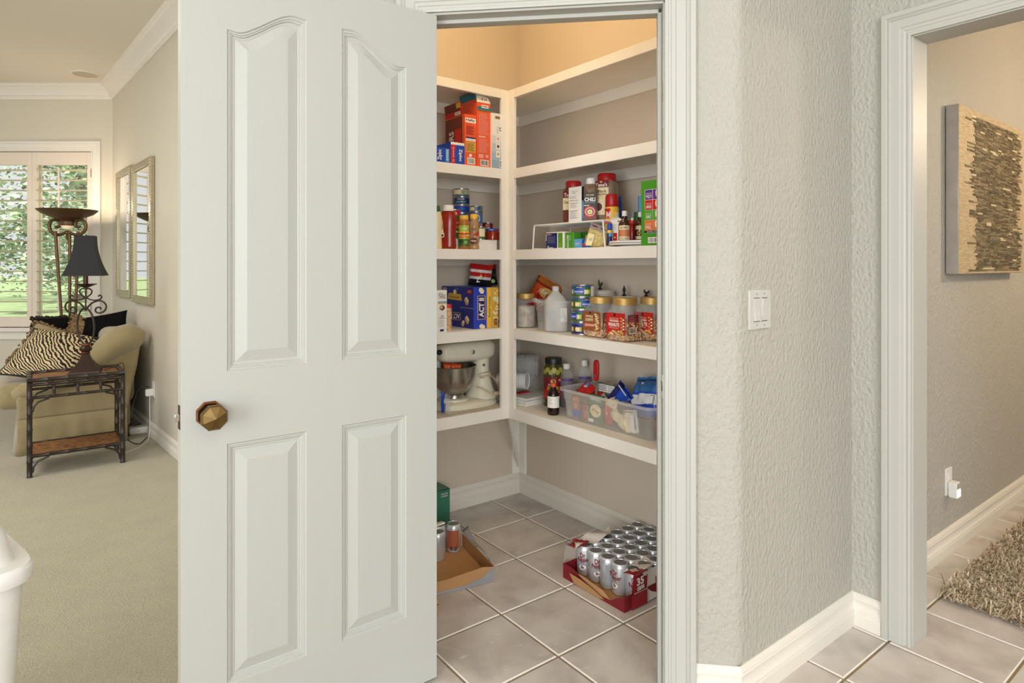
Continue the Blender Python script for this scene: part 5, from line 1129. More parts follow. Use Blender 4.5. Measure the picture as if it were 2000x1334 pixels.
extract('larger amber extract bottle with orange label on the turntable', 1208, 1232, 412, 1.960, lambda p, r, h, a: p.rect(-a, h * .02, a, h * .54, P('peach', (206, 128, 78))).rect(-a, h * .40, r * .6, h * .53, p_cream).text('McCORMICK', -r * .25, h * .465, r * 1.3, h * .06, p_brown, 0, .02).rect(-a, h * .08, r * .7, h * .19, p_cream).text('pure vanilla', -r * .2, h * .135, r * 1.3, h * .05, p_brown).rect(r * .75, h * .06, a, h * .34, p_gold))
extract('darker amber extract bottle beside the green bulb carton', 1240, 1262, 414, 2.000, lambda p, r, h, a: p.rect(-a, h * .42, a, h * .54, p_cream).text('McCORM', -r * .4, h * .48, r * .9, h * .06, p_brown).rect(-a, h * .10, a, h * .20, p_cream).oval(-r * .5, h * .31, r * .3, h * .08, p_gold).oval(-r * .5, h * .31, r * .2, h * .05, p_brown))
t, r, h = round_thing('color_bottle', 'slim red food coloring bottle on the turntable', 'bottle', 1229.5, 1240.5, 425, TZ, X=1.950)
rl(MB(), r, h, [(.9, 0), (.95, .02), (.95, .72), (.8, .76)], mat('red_dye', (118, 16, 26), .12)).build('bottle', t); rl(MB(), r, h, [(1.12, .74), (1.18, .75), (1.18, .86), (.9, .88), (.5, .89)], red_plastic).build('collar', t); rl(MB(), r, h, [(.45, .88), (.42, .99), (.001, 1)], white_plastic).build('tip', t)
for lb_, u0, u1, vt, X, cm, bm_ in (('bottle with green cap at the back of the turntable', 1239, 1249, 414, 2.085, p_dgreen, glass_m), ('bottle with grey ribbed cap at the back of the turntable', 1231, 1241.5, 415, 2.110, p_grey, amber), ('blue and white bottle peeking over the bulb carton', 1246, 1258, 383, 2.105, p_lblue, p_blue)):
    t, r, h = round_thing('spice_bottle', lb_, 'bottle', u0, u1, vt, TZ if 'blue' not in lb_ else Z2, X=X)
    rl(MB(), r, h, [(.95, 0), (1, .02), (1, .58), (.9, .66)], bm_).build('bottle', t); rl(MB(), r, h, [(1, .66), (1.02, .67), (1.02, .98), (.95, 1), (.001, 1)], cm).build('cap', t); Print(on_round(r), .004).rect(-r, h * .2, r, h * .5, p_white).done(t)
t, w, h = box_on_B('bulb_carton', 'bright green light bulb carton at the end of the spice shelf', 'box', 1252, 1312, 350.5, .09, Z2, p_green, x=XB + .003)
gx0 = -w / 2 + w * .14; gx1 = w / 2 - w * .02; pr = Print(on_front())
pr.rect(gx0 - .002, h * .188, gx1, h * .86, p_white); cm1 = gx0 + (gx1 - gx0) * .30
for k, (cc, tx) in enumerate(((p_purple, 'MULTI'), (p_red, 'LARGE'), (P('leaf', (86, 160, 52)), 'COMPACT'), (P('rust', (222, 116, 58)), 'SMALL'))):
    zt = h * (.855 - k * .157); zb = h * (.855 - (k + 1) * .157) + .0015
    pr.rect(gx0, zb, cm1 - .001, zt, cc).rect(cm1 + .001, zb, gx1 - .001, zt, cc).text(tx, (gx0 + cm1) / 2, zb + (zt - zb) * .32, (cm1 - gx0) * .72, .012, p_white, 0, .02).text('energy star', (gx0 + cm1) / 2, zb + (zt - zb) * .62, (cm1 - gx0) * .75, .006, p_white)
    bc = cm1 + (gx1 - cm1) * .30; pr.oval(bc, zb + (zt - zb) * .62, .012, .016, p_white, 16).rect(bc - .010, zb + .010, bc + .010, zt - .008, p_cream).rect(bc - .006, zb + .004, bc + .006, zb + .012, p_grey).rect(bc - .004, zb + .012, bc - .001, zt - .010, p_grey).rect(bc + .003, zb + .012, bc + .005, zt - .010, p_grey)
pr.rect(gx0, h * .192, gx1 - .001, h * .228, p_black).text('SAVES UP TO 80%', (gx0 + gx1) / 2 - .006, h * .21, (gx1 - gx0) * .7, .005, p_white).barcode(gx0 + .018, h * .035, gx0 + .062, h * .125).done(t)

# ------------------------------------------------------------------ nut jar tier (longer wall)
t, r, h = round_thing('clear_jar', 'clear jar with gold lid next to the corner post', 'jar', 1007.5, 1046.5, 573, Z3, X=1.965)
rl(MB(), r, h, [(.92, 0), (1, .03), (1, .74), (.9, .82), (.84, .84)], glass_m).build('glass', t); rl(MB(), r, h, [(.86, .85), (.88, .855), (.88, .99), (.84, 1), (.001, 1)], gold_lid).build('lid', t)
rl(MB(), r, h, [(.90, .03), (.95, .06), (.95, .62), (.7, .66), (.001, .63)], mat('flour_grey', (196, 184, 172), .8, vscale=30, col2=(168, 154, 142)), 20).build('contents', t); Print(on_round(r), .006).rect(r * .1, h * .66, r * .9, h * .74, p_maroon).done(t)
def lays(x, y, s): return foil_amber if y > .80 else (foil_red if (abs(x) < .75 and y < .62) else foil_orange if y < .72 else foil_dkred)
pt = atX(1046, 560, 2.120)
t = thing('chip_bag', 'red and orange potato chip bag slumped in the shelf corner', 'bag', (pt.x - .01, pt.y, Z3 + .075), FACE); bag(t, .150, .180, .07, lays, 11, .15, .55)
cr_, sr_ = math.cos(.55), math.sin(.55)
pr = Print(lambda a, b_, e: (a * cr_ + b_ * sr_, -.044 - e - .15 * 0 + .1 * 0 - b_ * .10, -a * sr_ + b_ * cr_)); pr.oval(.012, .105, .045, .028, p_gold).text("Lay's", .012, .106, .066, .026, p_white, 0, .03, .2).text('wavy', -.012, .045, .085, .028, p_white, 0, .03, .2).done(t)
bn = thing('clear_bin', 'small clear open bin holding a plastic jug', 'bin', (2.02, 2.215, Z3))
def open_bin(t, wx, wy, h, fl_, m, th=.003, name='bin'):
    b = MB(); x0, y0 = wx / 2, wy / 2; x1, y1 = x0 + fl_, y0 + fl_; vs = []
    def ring(x, y, z, r):
        o = []
        for sx, sy, a0 in ((1, 1, 0), (-1, 1, PI / 2), (-1, -1, PI), (1, -1, 1.5 * PI)):
            for k in range(5): a = a0 + k * PI / 8; o.append((sx * (x - r) + r * math.cos(a), sy * (y - r) + r * math.sin(a), z))
        return o
    rings = [ring(x0, y0, 0, .025), ring(x0 + fl_ * .55, y0 + fl_ * .55, h * .62, .03), ring(x0 + fl_ * .72, y0 + fl_ * .72, h * .64, .03), ring(x1, y1, h - .008, .035), ring(x1 + .012, y1 + .012, h, .04), ring(x1 + .013, y1 + .013, h - .012, .04)]
    n = 20; vs = [v for r in rings for v in r]
    b.add(vs, [(i * n + k, i * n + (k + 1) % n, (i + 1) * n + (k + 1) % n, (i + 1) * n + k) for i in range(len(rings) - 1) for k in range(n)] + [tuple(range(n))], m)
    return b.build(name, t, smooth=30)
open_bin(bn, .225, .150, .146, .012, clear_plastic, name='shell'); MB().box(-.03, .03, -.092, -.088, .09, .10, frost_plastic).build('handle_tab', bn)
t, r, h = round_thing('plastic_jug', 'translucent empty gallon jug with a square shoulder', 'jug', 1062.5, 1107.5, 559, Z3 + .001, X=1.965)
jm = mat('milky_plastic', (222, 220, 216), .35, alpha=.62)
rl(MB(), r * .98, h, [(.90, 0), (.98, .015), (1, .06), (1, .62), (.97, .68), (.60, .80), (.30, .88), (.28, .90), (.30, .905), (.30, .985), (.26, 1), (.001, 1)], jm, 40, sq=5).build('jug_body', t, smooth=40)
Print(on_front(-r * .98)).rect(r * .35, h * .22, r * .9, h * .52, p_white).lines(r * .4, h * .30, r * .86, h * .50, 8, p_grey, .3).bars(r * .66, h * .22, r * .86, h * .36, p_grey, 12, True).done(t)
t = thing('paper_pouch', 'blue and cream pouch inside the clear bin beside the jug', 'pouch', (1.995, 2.275, Z3 + .004), -PI / 2); bag(t, .060, .150, .03, lambda x, y, s: foil_lb if y < .62 else foil_white, 14); Print(lambda a, b_, e: (a, -.016 - e, b_)).oval(0, .105, .022, .012, p_cream).done(t)
t = thing('zip_pouch', 'crumpled clear bag behind the jug', 'bag', (2.09, 2.285, Z3 + .06), -PI / 2); bag(t, .10, .135, .05, lambda x, y, s: clear_plastic, 15, 0, .2); Print(lambda a, b_, e: (a, -.03 - e, b_)).rect(-.02, .03, .02, .05, p_white).done(t)
x_, y_, r_, h_ = rnd_at(1115.5, 1160, 556, Z3, X=1.972); hc_ = h_ / 4
def kirk(pr, r, h, sh):
    a = r * 1.35; pr.rect(-a, h * .82, a, h * .90, p_blue)
    for k in range(14):
        x = -a + 2 * a * (k + .5) / 14; pr.oval(x, h * .45, r * .12, h * .2, (p_cream, p_lime, p_maroon, p_cream)[k % 4], 10)
    pr.rect(sh - r * .55, h * .30, sh + r * .45, h * .72, p_blue).text('CHICKEN BREAST', sh - r * .05, h * .46, r * .85, h * .14, p_white, 0, .02).rect(sh - r * .3, h * .75, sh + r * .35, h * .88, p_black).text('KIRKLAND', sh + r * .02, h * .815, r * .55, h * .08, p_white, 0, .02)
for k, (sh, lb_) in enumerate(((.045, 'blue chicken can at the foot of the stack beside the nut jars'), (-.055, 'second can up in the blue chicken can stack'), (.018, 'third can up in the blue chicken can stack'), (-.022, 'top can of the blue chicken can stack'))):
    t = thing('food_can', lb_, 'can', (x_ + (0, .001, -.001, .001)[k], y_, Z3 + k * hc_), FACE, 'stacked chicken cans'); tin(t, r_, hc_, p_dgreen if k else p_navy)
    pr = Print(on_round(r_ * .978), .008); kirk(pr, r_ * .978, hc_, sh)
    if k in (1, 3): pr.rect(r_ * (.62 if k == 3 else .2), hc_ * .1, r_ * 1.3, hc_ * .9 if k == 3 else hc_ * .8, p_white).lines(r_ * (.70 if k == 3 else .25), hc_ * .15, r_ * 1.2, hc_ * .8, 8, p_grey, .35)
    pr.done(t)
cer = mat('cream_ceramic', (214, 208, 196), .3); irn = mat('rooster_iron', (44, 40, 36), .5, .3)
for k, (u, X, r, vt, lb_) in enumerate(((1172, 2.130, .070, 566, 'largest white canister with a rooster finial behind the can stack'), (1219, 2.140, .058, 578, 'middle white canister with a tall finial behind the nut jars'), (1262, 2.160, .046, 580, 'smallest white canister with a hen finial behind the nut jars'))):
    p = atX(u, vt, X); h = p.z - Z3
    t = thing('canister', lb_, 'canister', (p.x, p.y, Z3), FACE)
    MB().lathe([(r * .92, 0), (r * .96, .004), (r * .96, h - .034)], cer, 32).build('body', t)
    MB().lathe([(r, h - .034), (r * 1.02, h - .031), (r * 1.02, h - .020), (r * .94, h - .018), (r * .94, h - .006), (r * .85, h), (.001, h)], cer, 32).build('lid', t)
    MB().lathe([(.011, h - .001), (.009, h + .006), (.004, h + .010), (.005, h + .014)], irn, 12).build('finial_foot', t)
    b = MB(); FM = frame((0, .003, h + .012), (1, 0, 0), (0, 0, 1), (0, -1, 0))
    if k == 0: b.prism([(-.004, 0), (.004, 0), (.012, .012), (.013, .022), (.009, .020), (.008, .028), (.004, .020), (0, .014), (-.002, .020), (-.003, .034), (-.007, .036), (-.008, .028), (-.010, .026), (-.008, .014)], 0, .006, irn, FM)
    elif k == 1: b.prism([(-.002, 0), (.002, 0), (.007, .010), (.006, .020), (.002, .032), (0, .038), (-.002, .032), (-.006, .020), (-.007, .010)], 0, .006, irn, FM)
    else: b.prism([(-.004, 0), (.006, 0), (.014, .008), (.018, .018), (.010, .015), (.002, .010), (-.004, .012), (-.006, .020), (-.009, .022), (-.010, .016), (-.012, .014), (-.010, .008)], 0, .006, irn, FM)
    b.build('finial', t, bevel=.001)
def nut_jar(label, cx, cy, h, nutm, lab):
    t = thing('nut_jar', label, 'jar', (cx, cy, Z3), -PI / 2); R_ = .056
    MB().lathe([(R_ * a, h * z) for a, z in ((.90, 0), (.98, .02), (1, .08), (1, .66), (.96, .72), (.82, .78), (.76, .80), (.76, .84))], glass_m, 48, sq=6).build('jar_shell', t, smooth=50)
    MB().lathe([(R_ * .84, h * .835), (R_ * .86, h * .84), (R_ * .86, h * .985), (R_ * .82, h), (.001, h)], gold_lid, 36).build('lid', t)
    b = MB(); rn = random.Random(int(cx * 1000))
    MB().lathe([(R_ * .9, .004), (R_ * .93, .01), (R_ * .93, h * .46), (R_ * .5, h * .49), (.001, h * .48)], nutm[0], 36, sq=6).build('nut_fill', t)
    for k in range(420):
        s_ = rn.randrange(3); zz = rn.uniform(.006, h * .47); q = rn.uniform(-.92, .92) * R_ * .93; d = R_ * .95
        c = [(q, -d, zz), (d, q, zz), (-d, q, zz)][s_]
        rr = rn.uniform(.0035, .006); b.ball(c, (rr * rn.uniform(.8, 1.5), rr * .7, rr), rn.choice(nutm), 6, 4, Matrix.Rotation(0, 4, 'Z'))
    nn = b.build('nuts', t); nn['kind'] = 'stuff'
    pr = Print(on_front(-R_ * 1.002)); lab(pr, R_, h); pr.done(t)
    pr = Print(side_r(R_ * 1.002)); pr.rect(-R_ * .8, h * .16, R_ * .3, h * .62, p_maroon if 'cash' not in label else p_brown).lines(-R_ * .7, h * .36, R_ * .1, h * .60, 8, p_pink, .25).barcode(-R_ * .72, h * .18, R_ * .12, h * .34).done(t, 'side_print')
    return t
nc = [mat('nut_' + n, c, .6, var=.15) for n, c in (('tan', (196, 150, 98)), ('brown', (152, 100, 60)), ('pale', (222, 184, 136)))]
def lab_c(p, R, h):
    p.rect(-R * .92, h * .16, R * .92, h * .64, P('russet', (150, 84, 48))).text('WHOLE', -R * .25, h * .52, R * .8, h * .055, p_cream, 0, .03).text('CASHEWS', -R * .25, h * .435, R * .85, h * .075, p_cream, 0, .03).rect(-R * .72, h * .27, R * .30, h * .33, p_pink).oval(-R * .15, h * .60, R * .1, h * .03, p_black)
    for k in range(16): p.oval(R * (.45 + .35 * ((k * 7) % 5) / 5), h * (.2 + .4 * k / 16), R * .13, h * .022, (p_tan, p_cream)[k % 2], 8)
def lab_p(p, R, h):
    p.rect(-R * .92, h * .16, R * .92, h * .66, p_red).oval(-R * .1, h * .61, R * .1, h * .04, p_black).text('SUPER EXTRA LARGE', -R * .15, h * .53, R * .9, h * .03, p_cream).text('VIRGINIA', -R * .15, h * .475, R * .95, h * .05, p_white, 0, .03).text('PEANUTS', -R * .15, h * .385, R * 1.05, h * .085, p_white, 0, .04).text('WITH SEA SALT', -R * .15, h * .31, R * .9, h * .03, p_cream)
    for k in range(22): p.oval(R * (-.5 + 1.3 * ((k * 7) % 11) / 11), h * (.17 + .09 * ((k * 3) % 4) / 4), R * .12, h * .022, (p_tan, p_cream, p_gold)[k % 3], 8)
    for k in range(9): p.oval(R * (.62 + .2 * (k % 2)), h * (.26 + .036 * k), R * .11, h * .02, (p_tan, p_cream)[k % 2], 8)
nut_jar('square jar of whole cashews with brown label', 1.968, 1.925, .172, nc, lab_c)
nut_jar('square jar of peanuts with red label at the shelf front', 1.942, 1.762, .174, nc, lab_p)
nut_jar('square jar of peanuts partly behind the front one', 2.052, 1.712, .176, nc, lab_p)

# ------------------------------------------------------------------ lowest tier (longer wall)
pp = thing('paper_stack', 'stack of white paper under the clear cups', 'paper', (2.04, 2.545, Z4), .1)
for k in range(3): MB().box(-.11 + .006 * k, .115 - .004 * k, -.115, .11, .012 * k, .012 * k + .011, p_white).build('sheaf', pp)
MB().box(-.115, .118, -.118, -.116, 0, .055, p_white, Matrix.Rotation(.25, 4, 'X')).build('loose_sheet', pp)
rt_ = MB().box(-.05, .03, -.015, .015, .037, .042, p_red).build('red_strip', pp)
cupw = mat('cup_plastic', (220, 218, 214), .2, alpha=.38); cupf = mat('cup_white', (236, 236, 236), .3, alpha=.8)
def cup_stack(label, c, r, n, step, ax, m, endm):
    t = thing('cup_sleeve', label, 'cups', c); ax = Vector(ax).normalized(); z = ax; x = Vector((0, 0, 1)).cross(z).normalized(); y = z.cross(x)
    for k in range(n):
        M = frame(ax * step * k, x, y, z)
        MB().lathe([(r * .72, -.09), (r * .76, -.085), (r, -.004), (r * 1.06, 0), (r * 1.05, .004), (r * .97, .001)] , m if k < n - 1 else endm, 24, M).build('cup', t)
    M = frame(ax * step * (n - 1), x, y, z); MB().lathe([(r * .96, -.004), (.001, -.006)], endm, 24, M).build('cup_bottom', t)
    return t
cup_stack('clear cup stack lying behind the wrapped white cups', (2.075, 2.655, Z4 + .165), .058, 7, .019, (ST * .9 + .0, -CT * .9 + -.15, 0), cupw, cupw)
cup_stack('wrapped white cup stack lying on the paper', (1.960, 2.525, Z4 + .112), .040, 6, .013, (ST * .75, -CT * .75 - .45, .0), cupf, cupf)
ps_ = thing('plastic_sleeve', 'crinkled clear wrap around the cups', 'wrap', (2.02, 2.55, Z4 + .045), FACE); bag(ps_, .20, .150, .11, lambda x, y, s: wrap_film, 21)
MB().box(-.04, .01, -.062, -.061, .03, .045, p_red).build('wrap_print', ps_)
t, r, h = round_thing('pickle_jar', 'tall jar of sliced pickles with black lid and red label', 'jar', 1061.5, 1100.5, 698.5, Z4, X=2.075)
rl(MB(), r, h, [(.94, 0), (1, .02), (1, .70), (.93, .80), (.80, .87), (.78, .89)], mat('pickle_brine', (92, 84, 34), .12, vscale=25, col2=(62, 58, 24))).build('glass', t, smooth=50)
rl(MB(), r, h, [(.82, .88), (.85, .885), (.85, .985), (.82, 1), (.001, .995)], black_plastic).build('lid', t)
for k in range(7):
    a = -PI / 2 + (k - 3) * .34; MB().lathe([(r * .24, 0), (r * .24, .004), (r * .17, .0045), (.001, .0042)], mat('pickle_slice', (166, 158, 70), .4), 16, Matrix.Translation((r * .97 * math.cos(a), r * .97 * math.sin(a), h * (.72 + .05 * (k % 2)))) @ Matrix.Rotation(a + PI / 2, 4, 'Z') @ Matrix.Rotation(PI / 2 - .2, 4, 'X')).build('pickle_slice', t)
pr = Print(on_round(r), .007); a_ = r * 1.4; pr.rect(-a_, h * .16, a_, h * .62, p_maroon).rect(-a_, h * .18, a_, h * .36, p_red).text('SWEET', 0, h * .39, r * 1.5, h * .07, p_yellow, 0, .03).text('& Spicy', 0, h * .31, r * 1.2, h * .05, p_cream, 0, .02).text('chips', 0, h * .25, r * .9, h * .04, p_gold).oval(-r * .1, h * .53, r * .28, h * .05, p_gold).text('Pickles', -r * .2, h * .46, r * .8, h * .045, p_white, 0, .02).oval(r * .6, h * .56, r * .16, h * .025, p_gold).done(t)
wat = mat('purple_drink', (112, 92, 132), .1, alpha=.75)
for lb_, u0, u1, vt, X in (('clear bottle of purple drink beside the pickle jar', 1092.5, 1120.5, 710, 2.110), ('clear bottle of purple drink farther back behind the bin', 1129, 1153.5, 703, 2.160)):
    t, r, h = round_thing('drink_bottle', lb_, 'bottle', u0, u1, vt, Z4, X=X)
    rl(MB(), r, h, [(.92, 0), (1, .02), (1, .62), (.95, .72), (.62, .83), (.42, .87), (.42, .89)], glass_m).build('bottle', t, smooth=50); rl(MB(), r, h, [(.90, .01), (.96, .03), (.96, .64), (.001, .645)], wat).build('drink', t)
    rl(MB(), r, h, [(.46, .88), (.50, .885), (.48, .99), (.44, 1), (.001, 1)], white_plastic).build('cap', t); Print(on_round(r), .006).rect(-r, h * .62, r * 1.2, h * .66, p_purple).done(t)
t, r, h = round_thing('soy_sauce_bottle', 'small dark sauce bottle with white label before the bin', 'bottle', 1069, 1092.5, 748, Z4, X=1.945)
rl(MB(), r, h, [(.9, 0), (.98, .03), (1, .1), (1, .62), (.92, .70), (.55, .82), (.42, .86), (.42, .90)], mat('soy_dark', (38, 22, 16), .12)).build('bottle', t, smooth=50); rl(MB(), r, h, [(.46, .89), (.48, .9), (.46, .99), (.001, 1)], p_orange).build('cap', t)
Print(on_round(r), .005).rect(-r * 1.4, h * .24, r * 1.4, h * .60, p_white).lines(r * .2, h * .28, r * .95, h * .58, 6, p_black, .4).text('soy sauce', -r * .45, h * .38, r * .7, h * .05, p_grey, -.3).text('low', -r * .4, h * .50, r * .5, h * .05, p_grey, .3).done(t)
bb = thing('storage_bin', 'long frosted plastic bin full of snack bags and packets', 'bin', (2.062, 1.885, Z4))
open_bin(bb, .225, .500, .138, .016, frost_plastic, name='shell'); MB().box(-.146, -.142, -.19, -.15, .085, .10, frost_plastic).build('latch_tab', bb)
def packet(name, label, cat, loc, w, h, th, ch, seed, lean=0, roll=0, rz=-PI / 2, pf=None):
    t = thing(name, label, cat, loc, rz); _, fn = bag(t, w, h, th, ch, seed, lean, roll)
    pr = Print(fn)
    if pf: pf(pr, w, h)
    else: pr.rect(-w * .2, h * .4, w * .2, h * .5, p_white)
    pr.done(t); return t
B0 = Z4 + .006
t = thing('pasta_carton', 'green pasta side carton pressed against the bin front', 'box', (1.965, 1.955, B0), -PI / 2 + .05)
MB().box(-.042, .042, 0, .012, 0, .122, p_dgreen).build('carton', t, bevel=.001)
pr = Print(on_front()); pr.text('ALFREDO', 0, .104, .062, .013, p_white, -.06, .03).text('pasta sides', 0, .092, .05, .006, p_cream).oval(.002, .054, .032, .028, p_cream, 22).oval(-.01, .058, .01, .008, p_tan).oval(.012, .05, .01, .008, p_tan).rect(-.04, .002, -.01, .016, p_white).rect(-.042, .002, -.038, .06, p_lime).done(t)
packet('snack_packet', 'crimson snack packet upright at the back of the bin', 'packet', (2.09, 2.055, B0), .075, .115, .03, lambda x, y, s: foil_red, 31)
packet('snack_packet', 'amber packet in the bin corner beside the sauce bottle', 'packet', (1.990, 2.098, B0), .045, .10, .025, lambda x, y, s: foil_amber if y > .3 else foil_blue, 32)
packet('snack_packet', 'scarlet and pale blue packet lying across the bin top', 'packet', (2.005, 2.075, B0 + .108), .10, .070, .028, lambda x, y, s: foil_lb if (abs(x) < .3 and y > .4) else foil_red, 33, -1.0, .1)
packet('snack_packet', 'shiny cobalt packet standing tilted in the bin', 'packet', (2.010, 1.905, B0 + .055), .125, .128, .035, lambda x, y, s: foil_navy if x < -.35 else foil_blue if y > .45 else foil_lb, 34, -.35, .5, -PI / 2 - .15, lambda p, w, h: p.rect(-w * .3, h * .86, w * .3, h * .90, p_white))
packet('snack_packet', 'white packet with red corner beside the cobalt packet', 'packet', (1.985, 1.985, B0 + .06), .075, .075, .03, lambda x, y, s: foil_red if x + y < .35 else foil_white, 35, -.6, .5)
packet('snack_packet', 'cream packet on the front rim of the bin', 'packet', (1.970, 1.875, B0 + .085), .075, .055, .02, lambda x, y, s: p_cream, 36, -1.0, .3)
packet('chip_bag', 'large blue and white bag bulging over the bin end', 'bag', (2.030, 1.725, B0 + .060), .155, .175, .09, lambda x, y, s: foil_blue if y < .22 or .52 < y < .58 else (foil_white if y < .52 else P('steel_blue', (58, 106, 162), .35)), 37, -.45, -.18, -PI / 2, lambda p, w, h: p.text('TORTILLA', .01, h * .38, w * .5, h * .08, p_grey, -.15, .02).rect(w * .12, h * .24, w * .36, h * .46, p_grey).rect(w * .14, h * .26, w * .34, h * .44, p_white).rect(-w * .1, h * .62, -w * .04, h * .78, p_cream))
t = thing('tin_lid', 'round silver tin tipped on edge beside the blue bag', 'tin', (1.995, 1.800, B0 + .09), -PI / 2)
MB().lathe([(.026, 0), (.028, .004), (.028, .030), (.026, .033), (.001, .032)], steel, 28, Matrix.Rotation(PI / 2 - .2, 4, 'X')).build('tin', t); MB().lathe([(.0285, .006), (.0285, .009)], p_grey, 28, Matrix.Rotation(PI / 2 - .2, 4, 'X')).build('rim', t)
packet('snack_packet', 'red and green packet wedged behind the cobalt packet', 'packet', (2.09, 1.815, B0 + .06), .11, .10, .03, lambda x, y, s: foil_red if y > .5 else P('forest', (40, 96, 50)), 38, -.3, .45)
packet('paper_packet', 'white paper packets stuffed low at the bin front', 'packet', (1.962, 1.742, B0), .085, .095, .025, lambda x, y, s: p_white if x > -.2 else p_cream, 39, 0, -.15, -PI / 2, lambda p, w, h: p.lines(-.01, h * .3, .03, h * .7, 5, p_grey, .2).bars(.028, h * .2, .038, h * .7, None, 10, True))
packet('paper_packet', 'cream packet slanting across the bin front', 'packet', (1.978, 1.842, B0 + .02), .11, .065, .02, lambda x, y, s: p_cream, 40, 0, .6)
packet('snack_packet', 'orange packet low in the bin beside the pasta carton', 'packet', (1.980, 2.018, B0), .05, .08, .02, lambda x, y, s: foil_orange if y < .4 else foil_dkred, 41)
packet('snack_packet', 'brown packet filling the far end of the bin', 'packet', (2.05, 1.665, B0), .08, .115, .04, lambda x, y, s: foil_amber if y < .5 else foil_black, 42)
packet('snack_packet', 'scarlet packet just past the pasta carton', 'packet', (1.992, 1.900, B0), .045, .112, .02, lambda x, y, s: foil_red, 43)
t = thing('glass_jar', 'clear jar of olives lying across the bin top', 'jar', (2.075, 1.975, B0 + .130), 0)
JM = Matrix.Rotation(PI / 2 - .04, 4, 'X') @ Matrix.Translation((0, 0, -.075))
MB().lathe([(.030, 0), (.036, .006), (.036, .110), (.028, .125), (.028, .130)], glass_m, 28, JM).build('glass', t); MB().lathe([(.030, .128), (.031, .13), (.031, .145), (.001, .146)], gold_lid, 24, JM).build('lid', t)
MB().lathe([(.026, .006), (.031, .012), (.031, .10), (.001, .104)], mat('olive_mix', (112, 108, 48), .4, vscale=40, col2=(70, 66, 32)), 20, JM).build('olives', t)
pr = Print(lambda a, b_, e: (-.036 - e - .001, -a, b_)); pr.rect(-.035, -.005, .065, .028, p_white).lines(-.03, 0, .02, .026, 4, p_black, .4).lines(.025, 0, .06, .026, 4, p_grey, .4).done(t)
pk = atX(1164.5, 742, 2.010)
t = thing('peeler', 'red-handled kitchen tool standing upright in the bin', 'utensil', (pk.x, pk.y, pk.z - .005), -PI / 2)
MB().prism([(-.012, 0), (.010, 0), (.015, .03), (.016, .075), (.010, .092), (.002, .096), (-.008, .092), (-.014, .078), (-.015, .03)], -.006, .006, red_plastic, frame((0, 0, 0), (1, 0, 0), (0, 0, 1), (0, -1, 0))).build('handle', t, bevel=.003)
MB().lathe([(.006, 0), (.005, .002)], steel, 14, Matrix.Translation((-.002, -.006, .024)) @ Matrix.Rotation(PI / 2, 4, 'X')).build('rivet', t); MB().box(-.006, .006, -.001, .001, -.06, .004, steel).build('blade', t)

# ------------------------------------------------------------------ on the pantry floor
CR, CH = .0325, .122
can_w = mat('soda_can_white', (206, 208, 212), .3, .55)
def soda_proto(label, dp=True):
    t = thing('soda_can', label, 'can', (0, 0, 0))
    MB().lathe([(.022, .003), (.024, 0), (.027, .003), (CR, .012), (CR, CH - .016), (CR * .93, CH - .008), (CR * .82, CH - .002)], can_w, 28, ms=[alu, alu, alu, can_w, can_w, alu]).build('can_body', t)
    MB().lathe([(CR * .82, CH - .002), (CR * .84, CH), (CR * .80, CH), (CR * .74, CH - .006), (.001, CH - .005)], alu, 28).build('can_top', t)
    tabm = alu; MB().lathe([(.010, CH - .005), (.010, CH - .0035), (.006, CH - .003)], mat('tab_metal', (150, 144, 136), .3, .9), 12, Matrix.Diagonal((1.3, .8, 1, 1)) ).build('pull_tab', t)
    pr = Print(on_round(CR), .006)
    if dp:
        pr.text('Dr', 0, .088, .022, .022, p_maroon, .06, .03).text('Pepper', .002, .068, .050, .024, p_maroon, .06, .03).oval(0, .040, .015, .011, p_grey, 18).oval(0, .040, .0138, .0098, p_white, 18).text('Diet', 0, .040, .016, .010, p_maroon, .06, .02)
        pr.rect(.060, .018, .090, .100, p_grey).lines(.062, .02, .088, .098, 12, p_maroon, .35).text('Pepper', -.102, .068, .050, .024, p_maroon, .06, .03).text('Dr', -.102, .09, .02, .02, p_maroon, .06, .03)
    else:
        pr.rect(-.030, .020, .030, .100, P('soda_rust', (168, 92, 62))).lines(-.02, .05, .02, .095, 7, p_tan, .4).bars(-.012, .012, .002, .03).bars(.006, .012, .020, .03)
    pr.done(t); return t
TX_0, TX_1, TY_0, TY_1 = 1.742, 2.188, 1.583, 1.916
tray = thing('soda_tray', 'torn maroon cardboard tray printed 35 cans on the pantry floor', 'tray', ((TX_0 + TX_1) / 2, (TY_0 + TY_1) / 2, 0))
tx, ty = (TX_1 - TX_0) / 2, (TY_1 - TY_0) / 2; hw = .058
mar_c = mat('tray_maroon', (122, 26, 36), .55)
MB().box(-tx, tx, -ty, ty, .001, .004, cardboard).build('tray_bottom', tray)
dip = [(-ty, 0), (ty, 0), (ty, hw * 1.05), (ty * .62, hw * .98), (ty * .42, hw * .72), (ty * .10, hw * .40), (-ty * .30, hw * .22), (-ty * .60, hw * .30), (-ty * .75, hw * .62), (-ty, hw)]
MB().prism([(y, z + .001) for y, z in dip], -tx - .002, -tx, mar_c, frame((0, 0, 0), (0, 1, 0), (0, 0, 1), (1, 0, 0))).build('tray_wall', tray)
MB().prism([(ty * .55, .005), (ty * .62, hw * .80), (ty * .30, hw * .85), (-ty * .35, hw * .62), (-ty * .62, .012)], -tx + .0005, -tx + .002, cardboard, frame((0, 0, 0), (0, 1, 0), (0, 0, 1), (1, 0, 0)) @ Matrix.Identity(4)).build('torn_flap', tray)
